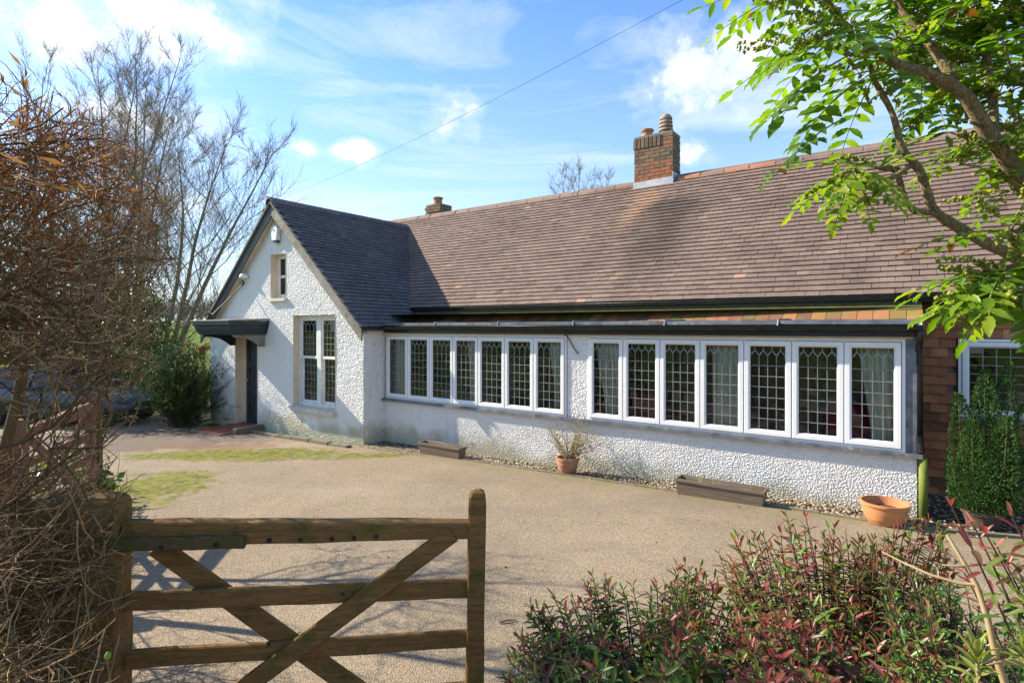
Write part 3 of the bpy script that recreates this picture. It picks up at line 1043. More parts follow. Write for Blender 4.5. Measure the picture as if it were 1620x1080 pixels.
MB().prism([(CH[0], CH[2], CH[5] - 0.04), (CH[1], CH[2], CH[5] - 0.04), (CH[1], CH[3], CH[5] - 0.04), (CH[0], CH[3], CH[5] - 0.04)], (0, 0, 0.05)).build('flaunching', MT['mortar'], ch)
MB().lathe((-4.47, 11.02, CH[5]), [(0, 0), (0.095, 0), (0.10, 0.14), (0.125, 0.15), (0.13, 0.185), (0.10, 0.187), (0.09, 0.05), (0, 0.05)], 18).build('chimney_pot', MT['pot'], ch, smooth=False)
tp = [(0, 0), (0.125, 0), (0.125, 0.06)]
for k in range(4):
    z = 0.07 + k * 0.075
    tp += [(0.10, z), (0.10, z + 0.018), (0.142 - 0.006 * k, z + 0.022), (0.13 - 0.006 * k, z + 0.066)]
tp += [(0.105, 0.375), (0.06, 0.42), (0, 0.435)]
MB().lathe((-4.08, 11.02, CH[5]), tp, 20).build('chimney_pot', pm('weathered_louvred_pot', (0.36, 0.27, 0.20), (0.27, 0.20, 0.15), 8, 0.85, 0.4, 50, 0.004), ch)

# far chimney on the back range
fc = at(695, 335, 15.6)
fcx, fcy = fc.x, fc.y
c2 = MB().box(fcx - 0.29, fcx + 0.23, fcy - 0.22, fcy + 0.22, 3.6, 5.40).build('rear_chimney', MT['mortar'], house)
for r in range(18):
    z = 4.09 + r * 0.073
    o_ = 0.015 if r > 14 else 0.0
    for k in range(3):
        a = fcx - 0.31 + (0.11 if r % 2 else 0) + k * 0.215
        MB().box(max(a, fcx - 0.30) - o_, min(a + 0.2, fcx + 0.24) + o_, fcy - 0.235 - o_, fcy - 0.1, z, z + BH, random.uniform(0.05, .5)).build('brick', MT['brick'], c2)
    MB().box(fcx + 0.12, fcx + 0.245 + o_, fcy - 0.09, fcy + 0.22, z, z + BH, random.uniform(0.05, .4)).build('brick', MT['brick'], c2)
MB().lathe((fcx - 0.05, fcy, 5.40), [(0.12, 0), (0.115, 0.17), (0.14, 0.18), (0.14, 0.22), (0.10, 0.22), (0.10, 0)], 14).build('chimney_pot', MT['pot'], c2)
# rear range the far chimney stands on
MB().prism([(fcx - 2.5, 11.5, 2.3), (fcx - 2.5, 15.5, 4.4), (fcx - 2.5, 18.5, 2.3)], (6.0, 0, 0)).build('rear_roof', MT['roof_main'], house)
MB().box(fcx - 2.4, fcx + 3.4, 13.55, 18.3, ZB, 2.45).build('rear_wall', MT['roughcast'], house)

# --- sash window in the gable: two leaded sash pairs
x0, x1, z0, z1 = SASH
yw = YG + 0.12
sf = MB().ring(x0 + 0.005, x1 - 0.005, z0 + 0.005, z1 - 0.005, yw, [(0, 0.10), (0, 0), (0.055, 0), (0.055, 0.10)])
xm = (x0 + x1) / 2
sf.box(xm - 0.06, xm + 0.06, yw - 0.003, yw + 0.1, z0 + 0.055, z1 - 0.055)
sf.build('sash_frame', MT['wood_white'], house)
zm = z0 + (z1 - z0) * 0.535
for a, b in ((x0 + 0.062, xm - 0.062), (xm + 0.062, x1 - 0.062)):
    for lo, hi, dy, ar, rw in ((z0 + 0.062, zm + 0.02, 0.045, False, 6), (zm - 0.02, z1 - 0.062, 0.012, True, 4)):
        s_ = MB().ring(a, b, lo, hi, yw + dy, [(0, 0.03), (0, 0), (0.042, 0), (0.05, 0.012), (0.05, 0.03)]).build('sash', MT['wood_white'], house)
        leaded(s_, a + 0.05, b - 0.05, lo + 0.05, hi - 0.05, yw + dy + 0.018, 4, rw, ar, False)
# slit window
x0, x1, z0, z1 = SLIT
MB().ring(x0 + 0.004, x1 - 0.004, z0 + 0.004, z1 - 0.004, YG + 0.15, [(0, 0.06), (0, 0), (0.05, 0), (0.05, 0.06)]).build('window_frame', MT['wood_white'], house)
for lo, hi in ((z0 + 0.054, (z0 + z1) / 2), ((z0 + z1) / 2, z1 - 0.054)):
    s_ = MB().ring(x0 + 0.054, x1 - 0.054, lo, hi, YG + 0.16, [(0, 0.03), (0, 0), (0.028, 0), (0.028, 0.03)]).build('sash', MT['wood_white'], house)
    MB().add([(x0 + 0.08, YG + 0.175, lo + 0.026), (x1 - 0.08, YG + 0.175, lo + 0.026), (x1 - 0.08, YG + 0.175, hi - 0.026), (x0 + 0.08, YG + 0.175, hi - 0.026)], [(0, 1, 2, 3)]).build('pane', MT['glass'], s_)

# --- front door
x0, x1, z0, z1 = DOOR
gz = ground_z(-12.2, 6.9)
MB().ring(x0, x1, gz - 0.02, z1, YG + 0.20, [(0, 0.08), (0, 0), (0.06, 0), (0.06, 0.08)]).build('door_frame', MT['cream'], house)
dr = MB()
dx0, dx1, dz0, dz1 = x0 + 0.062, x1 - 0.062, gz + 0.03, z1 - 0.062
dr.box(dx0, dx1, YG + 0.245, YG + 0.28, dz0, dz1)
for a, b in ((dx0, dx0 + 0.10), (dx1 - 0.10, dx1), ((dx0 + dx1) / 2 - 0.05, (dx0 + dx1) / 2 + 0.05)):
    dr.box(a, b, YG + 0.225, YG + 0.244, dz0, dz1)
for zc in (dz0 + 0.1, dz0 + 0.80, dz0 + 1.35, dz1 - 0.06):
    dr.box(dx0 + 0.101, dx1 - 0.101, YG + 0.227, YG + 0.2435, zc - 0.06, zc + 0.06)
door = dr.build('door', MT['navy'], house)
MB().box((dx0 + dx1) / 2 + 0.052, dx1 - 0.104, YG + 0.236, YG + 0.243, dz0 + 1.42, dz1 - 0.13).build('door_glazing', pm('dark_door_glass', (0.05, 0.06, 0.07), (0.08, 0.09, 0.1), 9, 0.08, 0), door)
MB().box((dx0 + dx1) / 2 + 0.06, dx1 - 0.03, YG + 0.215, YG + 0.2245, dz0 + 1.30, dz0 + 1.38).build('letterbox', MT['brass'], door)
MB().lathe((dx0 + 0.06, YG + 0.21, dz0 + 1.0), [(0, -0.03), (0.03, -0.02), (0.035, 0), (0.03, 0.02), (0, 0.03)], 12).build('door_knob', MT['brass'], door, smooth=True)
MB().lathe((dx1 - 0.06, YG + 0.21, dz0 + 1.05), [(0, -0.03), (0.03, -0.02), (0.035, 0), (0.03, 0.02), (0, 0.03)], 12).build('door_knob', MT['brass'], door, smooth=True)

# --- door canopy: flat lead-topped hood on shaped brackets, hung from a wrought-iron stay
cx0, cx1, cy0 = -12.86, -11.33, 6.02
cn = MB()
prof = [(0.10, -0.16), (0.07, -0.10), (0.045, -0.04), (0.03, 0.02), (0.0, 0.05), (0.0, 0.125)]
for i in range(len(prof) - 1):
    (a, za), (b, zb) = prof[i], prof[i + 1]
    za += 2.06
    zb += 2.06
    P = lambda ins, z: [(cx0 + ins, YG - 0.0, z), (cx0 + ins, cy0 + ins, z), (cx1 - ins, cy0 + ins, z), (cx1 - ins, YG - 0.0, z)]
    cn.add(P(a, za) + P(b, zb), [(0, 1, 5, 4), (1, 2, 6, 5), (2, 3, 7, 6)])
cn.add([(cx0 + 0.10, YG, 1.90), (cx0 + 0.10, cy0 + 0.10, 1.90), (cx1 - 0.10, cy0 + 0.10, 1.90), (cx1 - 0.10, YG, 1.90)], [(0, 3, 2, 1)])
canopy = cn.build('door_canopy', MT['navy'], house)
MB().hexa([(cx0 - 0.03, cy0 - 0.03, 2.186), (cx1 + 0.03, cy0 - 0.03, 2.186), (cx1 + 0.03, YG - 0.02, 2.20), (cx0 - 0.03, YG - 0.02, 2.20),
           (cx0 - 0.03, cy0 - 0.03, 2.205), (cx1 + 0.03, cy0 - 0.03, 2.205), (cx1 + 0.03, YG - 0.02, 2.245), (cx0 - 0.03, YG - 0.02, 2.245)]).build('canopy_top', MT['mortar'], canopy)
for bx in (cx0 + 0.16, cx1 - 0.20):
    ys = [(YG - 0.02, 1.64), (YG - 0.02, 1.898), (cy0 + 0.16, 1.898), (cy0 + 0.20, 1.85), (cy0 + 0.34, 1.84), (cy0 + 0.52, 1.80), (cy0 + 0.66, 1.72), (cy0 + 0.76, 1.64)]
    MB().prism([(bx, y_, z_) for y_, z_ in ys], (0.05, 0, 0)).build('canopy_bracket', MT['navy'] if bx < -12 else MT['fascia_grey'], canopy)
st = []
wy = YG - 0.05
top = Vector((-12.26, wy, 3.01))
bot = Vector((-12.20, cy0 + 0.10, 2.32))
mb = MB()
mb.tube([top, bot], 0.011, 6)
dv = (bot - top).normalized()
for c, sgn in ((top, 1), (bot, -1)):
    e1 = -dv * sgn
    e2 = Vector((0, 0, 1)) - e1 * e1.z
    e2.normalize()
    sp_ = []
    for k in range(22):
        an = k / 21 * 2 * math.pi * 1.35
        rr = 0.055 * (1 - 0.55 * k / 21)
        cc = c + e2 * (0.055) * (1 if sgn > 0 else 1)
        sp_.append(cc + e1 * math.sin(an) * rr - e2 * math.cos(an) * rr)
    mb.tube(sp_, 0.010, 6)
mb.tube([bot, bot + Vector((0, 0, -0.12))], 0.012, 6)
mb.build('canopy_stay', MT['iron'], canopy)

# alarm box, security lamp, vent
ax, az = -10.98, 4.02
poly = [(ax - 0.12, az + 0.10), (ax - 0.05, az + 0.16), (ax + 0.05, az + 0.16), (ax + 0.12, az + 0.10), (ax + 0.075, az - 0.14), (ax - 0.075, az - 0.14)]
al = MB().prism([(a, YG - 0.11, b) for a, b in poly], (0, 0.095, 0)).build('alarm_box', MT['alarm_white'], house)
MB().prism([(ax - 0.07, YG - 0.10, az - 0.141), (ax + 0.07, YG - 0.10, az - 0.141), (ax + 0.055, YG - 0.10, az - 0.185), (ax - 0.055, YG - 0.10, az - 0.185)], (0, 0.085, 0)).build('alarm_light', MT['alarm_dark'], al)
MB().box(ax - 0.035, ax + 0.035, YG - 0.116, YG - 0.1105, az + 0.055, az + 0.085).build('alarm_badge', pm('pale_green_print', (0.35, 0.5, 0.4), (0.4, 0.52, 0.42), 5, 0.5, 0), al)
MB().lathe((-12.18, YG - 0.09, 3.15), [(0, 0.10), (0.05, 0.095), (0.085, 0.06), (0.10, 0.015), (0.09, 0.0), (0, -0.005)], 18).build('porch_lamp', MT['alarm_white'], house, smooth=True)
MB().tube([(-4.30, YB - 0.02, 1.94), (-4.24, YB - 0.05, 1.93), (-4.13, YB - 0.035, 1.75), (-4.06, YB - 0.03, 1.66)], 0.008, 6).build('cable', MT['black'], house)
MB().box(-8.262, -8.255, 7.08, 7.18, 1.72, 1.735).build('wall_vent', MT['cream'], house)

# --- rooms behind the glass
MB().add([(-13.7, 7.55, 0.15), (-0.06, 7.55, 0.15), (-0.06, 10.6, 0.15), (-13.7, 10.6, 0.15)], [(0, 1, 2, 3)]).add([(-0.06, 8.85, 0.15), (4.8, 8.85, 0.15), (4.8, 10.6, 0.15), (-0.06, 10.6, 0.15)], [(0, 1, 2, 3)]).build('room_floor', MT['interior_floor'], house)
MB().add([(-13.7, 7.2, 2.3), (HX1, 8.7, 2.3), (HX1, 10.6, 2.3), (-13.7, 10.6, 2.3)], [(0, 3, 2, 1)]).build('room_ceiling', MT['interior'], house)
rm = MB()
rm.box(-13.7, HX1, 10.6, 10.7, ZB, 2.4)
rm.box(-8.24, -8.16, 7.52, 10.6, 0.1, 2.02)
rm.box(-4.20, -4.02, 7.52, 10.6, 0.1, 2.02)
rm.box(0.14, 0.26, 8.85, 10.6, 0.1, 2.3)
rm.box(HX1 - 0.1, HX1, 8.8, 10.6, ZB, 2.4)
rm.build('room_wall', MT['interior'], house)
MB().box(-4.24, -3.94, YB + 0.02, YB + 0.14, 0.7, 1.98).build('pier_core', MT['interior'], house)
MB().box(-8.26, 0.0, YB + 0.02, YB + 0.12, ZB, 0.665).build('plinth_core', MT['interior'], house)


def curtain(name, x0, x1, z0, z1, y, tie=0.0, label='', ties=0):
    nx, nzv = 46, 14
    V, F = [], []
    for j in range(nzv + 1):
        t = j / nzv
        z = z1 + (z0 - z1) * t
        sh = tie * math.sin(min(1, t / 0.8) * math.pi / 2) ** 2
        for i in range(nx + 1):
            s = i / nx
            xx = x0 + (x1 - x0) * s
            if ties > 0:
                xx = x1 - (x1 - xx) * (1 - sh)
            elif ties < 0:
                xx = x0 + (xx - x0) * (1 - sh)
            V.append((xx, y + 0.022 * math.sin(s * 34 + 2 * t) * (0.6 + 0.4 * t) + 0.012 * math.sin(s * 71 + 1), z))
    for j in range(nzv):
        for i in range(nx):
            a = j * (nx + 1) + i
            F.append((a, a + 1, a + nx + 2, a + nx + 1))
    o = mesh_np(name, V, F, MT['curtain'], smooth=True)
    return tag(o, label, 'curtain', 'curtains behind the leaded windows')


cwL = (3.935 - 0.06) / 7
cwR = (3.815 - 0.06) / 7
cl = lambda k: -8.17 + cwL * k
cr_ = lambda k: -3.885 + cwR * k
curtain('curtain', cl(0.1), cl(0.95), 0.3, 1.95, 7.52, 0, 'pale green curtain filling the leftmost bay casement beside the gable wing')
curtain('curtain', cl(3.35), cl(4.05), 0.3, 1.95, 7.52, 0.2, 'pale green curtain in the fourth casement of the left window row', 1)
curtain('curtain', cl(6.35), cl(7.0), 0.3, 1.95, 7.52, 0.35, 'pale green curtain beside the white pier, left window row', 1)
curtain('curtain', cr_(0.05), cr_(0.85), 0.3, 1.95, 7.52, 0.4, 'pale green curtain tied back in the casement just right of the white pier', 1)
curtain('curtain', cr_(3.2), cr_(3.95), 0.3, 1.95, 7.52, 0.0, 'pale green curtain hanging straight in the middle of the right window row')
curtain('curtain', cr_(6.25), cr_(7.0), 0.3, 1.95, 7.52, 0.3, 'pale green curtain tied back in the rightmost bay casement', 1)


def armchair(x, y, label):
    e = thing('armchair', (x, y, 0.155), label, 'armchair', 'red chairs behind the windows')
    def blk(nm, a, b, c, d, z0_, z1_, r=0.05):
        mb = MB()
        n = 5
        vs = []
        # rounded block from a superellipsoid
        cx_, cy_, cz_ = (a + b) / 2, (c + d) / 2, (z0_ + z1_) / 2
        hx, hy, hz = (b - a) / 2, (d - c) / 2, (z1_ - z0_) / 2
        M_, N_ = 10, 16
        pw = lambda v_, p_: math.copysign(abs(v_) ** p_, v_)
        for i in range(M_ + 1):
            ph = -math.pi / 2 + math.pi * i / M_
            for k in range(N_):
                th_ = 2 * math.pi * k / N_
                vs.append((cx_ + hx * pw(math.cos(ph), .4) * pw(math.cos(th_), .4), cy_ + hy * pw(math.cos(ph), .4) * pw(math.sin(th_), .4), cz_ + hz * pw(math.sin(ph), .4)))
        fs = [(i * N_ + k, i * N_ + (k + 1) % N_, (i + 1) * N_ + (k + 1) % N_, (i + 1) * N_ + k) for i in range(M_) for k in range(N_)]
        mb.add(vs, fs).build(nm, MT['red_cloth'], e, smooth=True)
    blk('seat', x - 0.32, x + 0.32, y - 0.3, y + 0.3, 0.30, 0.58)
    blk('backrest', x - 0.36, x + 0.36, y - 0.38, y - 0.20, 0.30, 1.10)
    blk('armrest', x - 0.42, x - 0.28, y - 0.33, y + 0.3, 0.28, 0.78)
    blk('armrest', x + 0.28, x + 0.42, y - 0.33, y + 0.3, 0.28, 0.78)
    for sx in (-.3, .3):
        for sy in (-.26, .26):
            MB().tube([(x + sx, y + sy, 0.156), (x + sx, y + sy, 0.32)], [0.018, 0.025], 8).build('leg', MT['black'], e)


armchair(-3.30, 8.35, 'red armchair seen through the casement just right of the white pier')
armchair(-0.60, 8.30, 'red armchair seen low behind the rightmost bay casement')

# ------------------------------------------------------------------ ground
def tarmac_mat():
    m, nt, b = new_mat('worn_tan_tarmac')
    p = pos_(nt)
    sp = nd(nt, 'ShaderNodeSeparateXYZ', {0: p})
    c = mix_(nt, ramp_(nt, nz(nt, p, 0.7, 6, 0.6), [(0.35, 0.0), (0.65, 1.0)]), (0.255, 0.200, 0.138), (0.335, 0.265, 0.182))
    # chippings
    vo = nd(nt, 'ShaderNodeTexVoronoi', {'Vector': p, 'Scale': 115.0})
    chip = nd(nt, 'ShaderNodeSeparateColor', {0: vo.outputs['Color']}).outputs[0]
    c = mix_(nt, 0.68, c, mix_(nt, 1.0, c, ramp_(nt, chip, [(0.0, (0.36, 0.36, 0.38)), (0.35, (0.85, 0.84, 0.82)), (0.75, (1.08, 1.06, 1.02)), (1.0, (1.65, 1.6, 1.5))]), 'MULTIPLY'))
    c = mix_(nt, ramp_(nt, nz(nt, p, 9, 5, 0.7), [(0.56, 0.0), (0.8, 0.5)]), c, (0.12, 0.10, 0.085))
    c = mix_(nt, ramp_(nt, nz(nt, pos_(nt, (0.25, 1.2, 1), (0, 0, -YAW)), 1.0, 7, 0.65), [(0.5, 0.0), (0.72, 0.45)]), c, (0.17, 0.14, 0.115))

    def patch(cx, cy, ax, ay, rot, lo=0.0, hi=0.35, nsc=2.2, amp=1.3):
        v = nd(nt, 'ShaderNodeMapping', {0: p, 'Location': (-cx, -cy, 0)}).outputs[0]
        v = nd(nt, 'ShaderNodeMapping', {0: v, 'Rotation': (0, 0, -rot)}).outputs[0]
        s = nd(nt, 'ShaderNodeSeparateXYZ', {0: v})
        q = math_(nt, 'ADD', math_(nt, 'POWER', math_(nt, 'DIVIDE', math_(nt, 'ABSOLUTE', s.outputs[0]), ax), 2.0), math_(nt, 'POWER', math_(nt, 'DIVIDE', math_(nt, 'ABSOLUTE', s.outputs[1]), ay), 2.0))
        wob = math_(nt, 'MULTIPLY', math_(nt, 'SUBTRACT', nz(nt, p, nsc, 9, 0.7), 0.5), amp * 2)
        return ramp_(nt, math_(nt, 'SUBTRACT', math_(nt, 'ADD', 1.0, wob), q), [(lo, 0.0), (hi, 1.0)])
    # tree shade painted into the colour near the far side, reddish stain, then moss
    c = mix_(nt, math_(nt, 'MULTIPLY', patch(-13.0, 4.6, 3.6, 1.3, YAW), 0.55), c, (0.075, 0.060, 0.058))
    c = mix_(nt, math_(nt, 'MULTIPLY', patch(-10.6, 5.3, 1.3, 0.30, YAW), 0.5), c, (0.20, 0.10, 0.055))
    for (a, bb, ax, ay, k) in ((-9.25, 5.35, 1.7, 0.65, 0.95), (-10.3, 4.5, 1.0, 0.30, 0.7), (-8.45, 3.45, 0.9, 0.75, 0.95), (-8.9, 3.95, 0.8, 0.30, 0.7), (-7.9, 5.9, 0.9, 0.25, 0.55), (-7.35, 6.45, 0.9, 0.22, 0.7), (-9.9, 5.0, 1.6, 0.4, 0.7), (-8.8, 2.9, 0.8, 0.5, 0.8), (-7.7, 3.0, 0.5, 0.35, 0.6)):
        c = mix_(nt, math_(nt, 'MULTIPLY', patch(a, bb, ax, ay, YAW, 0.0, 0.6, 4.5, 1.8), math_(nt, 'MULTIPLY', ramp_(nt, nz(nt, p, 11, 8, 0.75), [(0.36, 0.2), (0.54, 1.0)]), k * 1.3, True)), c, mix_(nt, ramp_(nt, nz(nt, p, 7, 8, 0.7), [(0.38, 0.0), (0.62, 1.0)]), (0.075, 0.088, 0.012), (0.21, 0.205, 0.012)))
    # greenish tinge along the planting bed
    bed = ramp_(nt, math_(nt, 'ADD', sp.outputs[1], math_(nt, 'MULTIPLY', nz(nt, p, 3, 7, 0.7), 0.9)), [(0.0, 0.0), (1.0, 0.0)])
    e = math_(nt, 'SUBTRACT', math_(nt, 'ADD', sp.outputs[1], math_(nt, 'MULTIPLY', nz(nt, p, 2.5, 8, 0.7), 1.1)), 7.0)
    c = mix_(nt, ramp_(nt, e, [(0.0, 0.0), (0.5, 0.5)]), c, (0.17, 0.15, 0.06))
    nt.links.new(c, b.inputs['Base Color'])
    b.inputs['Roughness'].default_value = 0.9
    b.inputs['Specular IOR Level'].default_value = 0.25
    h = math_(nt, 'ADD', math_(nt, 'MULTIPLY', vo.outputs['Distance'], 0.8), math_(nt, 'MULTIPLY', nz(nt, p, 30, 5, 0.7), 0.8))
    bump_(nt, b, h, 0.9, 0.008)
    return m


def grass_mat():
    m, nt, b = new_mat('mown_grass_ground')
    p = pos_(nt)
    c = mix_(nt, ramp_(nt, nz(nt, p, 0.5, 5), [(0.35, 0.0), (0.65, 1.0)]), (0.085, 0.13, 0.018), (0.13, 0.19, 0.022))
    c = mix_(nt, ramp_(nt, nz(nt, p, 14, 6, 0.7), [(0.45, 0.0), (0.7, 0.6)]), c, (0.05, 0.07, 0.015))
    nt.links.new(c, b.inputs['Base Color'])
    b.inputs['Roughness'].default_value = 0.95
    b.inputs['Specular IOR Level'].default_value = 0.1
    bump_(nt, b, nz(nt, p, 60, 6, 0.7), 0.9, 0.03)
    return m


MT['tarmac'] = tarmac_mat()
MT['grass'] = grass_mat()
MT['earth'] = pm('damp_earth', (0.06, 0.045, 0.03), (0.10, 0.08, 0.05), 9, 0.95, 0.8, 40, 0.02)


def far_z(x, y):
    d = math.hypot(x + 5, y - 3)
    k = max(0.0, min(1.0, (d - 22) / 120))
    return ground_z(x, y) - 0.03 + 3.6 * k * k * (3 - 2 * k)


V, F = [], []
rads = [0.0] + list(np.geomspace(0.6, 1400, 70))
NA = 120
for r_ in rads[1:]:
    for k in range(NA):
        a = 2 * math.pi * k / NA
        x, y = -5 + r_ * math.cos(a), 3 + r_ * math.sin(a)
        V.append((x, y, far_z(x, y)))
for i in range(len(rads) - 2):
    for k in range(NA):
        k2 = (k + 1) % NA
        F.append((i * NA + k, i * NA + k2, (i + 1) * NA + k2, (i + 1) * NA + k))
mesh_np('lawn', V, F, MT['grass'], smooth=True, kind='structure')


def sm(x, a, b):
    t = max(0, min(1, (x - a) / (b - a)))
    return t * t * (3 - 2 * t)


def drive_top(x):
    y = 6.94
    y += (6.52 - 6.94) * (1 - sm(x, -8.75, -8.2))
    if x < -13.0:
        y = 6.52 + 3.0 * sm(-x, 13.9, 15.5)
    if x > 0.2:
        y += 0.45 * sm(x, 0.2, 1.6)
    return y


def drive_bottom(x):
    return -3.2 + 5.0 * sm(-x, 6.6, 8.6) + 0.5 * noise.noise((x * .6, 1.5, 0))


V, F = [], []
xs = np.arange(-17.9, 7.0, 0.22)
NY = 46
for x in xs:
    y0_, y1_ = drive_bottom(x), drive_top(x)
    for j in range(NY + 1):
        y = y0_ + (y1_ - y0_) * j / NY
        V.append((x + (0.25 * noise.noise((y * .7, 4, 0)) if x < -17.7 else 0), y, ground_z(x, y)))
for i in range(len(xs) - 1):
    for j in range(NY):
        a = i * (NY + 1) + j
        F.append((a, a + NY + 1, a + NY + 2, a + 1))
mesh_np('driveway', V, F, MT['tarmac'], smooth=True, kind='structure')

# planting bed along the bay
V, F = [], []
xs = np.arange(-8.4, 6.0, 0.15)
for x in xs:
    for j in range(9):
        y = (drive_top(x) - 0.02) + (8.66 - drive_top(x) + 0.02) * j / 8
        V.append((x, y, ground_z(x, y) - 0.022))
for i in range(len(xs) - 1):
    for j in range(8):
        a = i * 9 + j
        F.append((a, a + 9, a + 10, a + 1))
mesh_np('planting_bed', V, F, MT['earth'], smooth=True, kind='structure')


def gravel_mat():
    m, nt, b = new_mat('golden_gravel')
    t = tint_(nt)
    c = ramp_(nt, t, [(0.0, (0.05, 0.045, 0.04)), (0.25, (0.16, 0.12, 0.08)), (0.6, (0.33, 0.25, 0.15)), (0.9, (0.46, 0.38, 0.26)), (1.0, (0.6, 0.55, 0.45))])
    nt.links.new(c, b.inputs['Base Color'])
    b.inputs['Roughness'].default_value = 0.85
    return m


MT['gravel'] = gravel_mat()


def pebbles(name, n, where, size, tint):
    base = np.array([(1, 0, 0), (-1, 0, 0), (0, 1, 0), (0, -1, 0), (0, 0, 1), (0, 0, -1),
                     (.62, .62, .5), (-.62, .62, .5), (-.62, -.62, .5), (.62, -.62, .5)], dtype=float)
    tri = np.array([(0, 6, 4), (6, 2, 4), (2, 7, 4), (7, 1, 4), (1, 8, 4), (8, 3, 4), (3, 9, 4), (9, 0, 4), (0, 2, 6), (2, 1, 7), (1, 3, 8), (3, 0, 9)])
    V, F, T = [], [], []
    for i in range(n):
        x, y = where()
        s = size * random.uniform(0.5, 1.4)
        a = random.uniform(0, 6.28)
        q = base * np.array([s, s * random.uniform(.6, 1), s * random.uniform(.4, .7)]) * (1 + rng.normal(0, .12, base.shape))
        ca, sa = math.cos(a), math.sin(a)
        q = np.stack([q[:, 0] * ca - q[:, 1] * sa + x, q[:, 0] * sa + q[:, 1] * ca + y, q[:, 2] + ground_z(x, y) - 0.018 + random.uniform(0, .016)], 1)
        F.append(tri + len(V) * 10)
        V.append(q)
        T.append(np.full(len(tri), tint()))
    o = mesh_np(name, np.concatenate(V), np.concatenate(F), MT['gravel'], np.concatenate(T), kind='stuff')
    return o


def bedpt():
    x = random.uniform(-8.2, 2.2)
    t = drive_top(x)
    return x, random.uniform(t - 0.01, 7.39 if x < 0.0 else 8.55)


tag(pebbles('gravel', 6500, bedpt, 0.016, lambda: min(1, max(0, random.gauss(.55, .25)))), 'golden gravel in the planting strip below the bay windows', 'gravel')
tag(pebbles('slate_chips', 700, lambda: (random.uniform(-8.25, -7.0), random.uniform(6.72, 7.38)), 0.02, lambda: random.uniform(0, .12)), 'dark chippings in the corner between gable wing and bay', 'chippings')

tag(pebbles('loose_stones', 500, lambda: (random.uniform(-9, 1.5), random.choice((random.uniform(1.5, 6.9), random.gauss(6.8, .12)))), 0.007, lambda: random.uniform(.1, .8)), 'small loose stones lying on the drive', 'stones')
# edging stones: bay bed and gable foot
ed = thing('bed_edging', (-4, 6.93, 0), 'long row of low concrete edging along the gravel strip', 'edging')
x = -8.05
MT['kerb'] = pm('weathered_concrete_edging', (0.22, 0.19, 0.14), (0.13, 0.11, 0.08), 6, 0.9, 0.5, 40, 0.006, spots=[((0.13, 0.14, 0.03), 5, 0.5, 0.65)])
while x < 2.2:
    L = random.uniform(0.85, 0.93)
    a, b = x, x + L - 0.012
    ya, yb = drive_top(a) + 0.0, drive_top(b) + 0.0
    za, zb = ground_z(a, ya), ground_z(b, yb)
    h = random.uniform(0.012, 0.024)
    MB().hexa([(a, ya - .01, za - .1), (b, yb - .01, zb - .1), (b, yb + .045, zb - .1), (a, ya + .045, za - .1),
               (a, ya - .006, za + h), (b, yb - .006, zb + h + random.uniform(-.006, .006)), (b, yb + .042, zb + h), (a, ya + .042, za + h)]).build('edging_stone', MT['kerb'], ed)
    x += L
ed2 = thing('gable_edging', (-10, 6.55, 0), 'row of mossy low kerb stones at the foot of the gable wall', 'edging')
x = -11.55
while x < -8.3:
    L = random.uniform(0.5, 0.62)
    a, b = x, x + L - 0.015
    za = ground_z(a, 6.55)
    zb = ground_z(b, 6.55)
    h = 0.05 + random.uniform(-.012, .012)
    y0_ = 6.53 + random.uniform(-.01, .01)
    MB().hexa([(a, y0_, za - .1), (b, y0_, zb - .1), (b, y0_ + .13, zb - .1), (a, y0_ + .13, za - .1),
               (a + .008, y0_ + .01, za + h), (b - .008, y0_ + .01, zb + h), (b - .008, y0_ + .12, zb + h), (a + .008, y0_ + .12, za + h)]).build('edging_stone', MT['kerb'], ed2)
    x += L
MB().hexa([(-11.62, 6.25, -.3), (-11.48, 6.25, -.3), (-11.48, 6.86, -.3), (-11.62, 6.86, -.3), (-11.62, 6.25, -.06), (-11.48, 6.25, -.06), (-11.48, 6.86, -.04), (-11.62, 6.86, -.04)]).build('edging_stone', MT['kerb'], ed2)

# doorstep of red quarry tiles
ds = thing('doorstep', (-12.2, 6.5, ground_z(-12.2, 6.5)), 'red quarry tile doorstep in front of the dark front door', 'doorstep')
gz = ground_z(-12.2, 6.5)
MB().box(-12.80, -11.64, 5.98, 6.90, gz - .2, gz + .028).build('step_bed', MT['mortar'], ds)
for i in range(7):
    for j in range(6):
        a, b = -12.795 + i * 0.165, 5.985 + j * 0.153
        MB().box(a + .003, a + .160, b + .003, b + .149, gz, gz + 0.036 + random.uniform(0, .004), random.random()).build('quarry_tile', MT['quarry'], ds)
MB().box(DOOR[0], DOOR[1], 6.905, 7.15, gz - .2, gz + 0.05).build('threshold', MT['quarry'], ds)


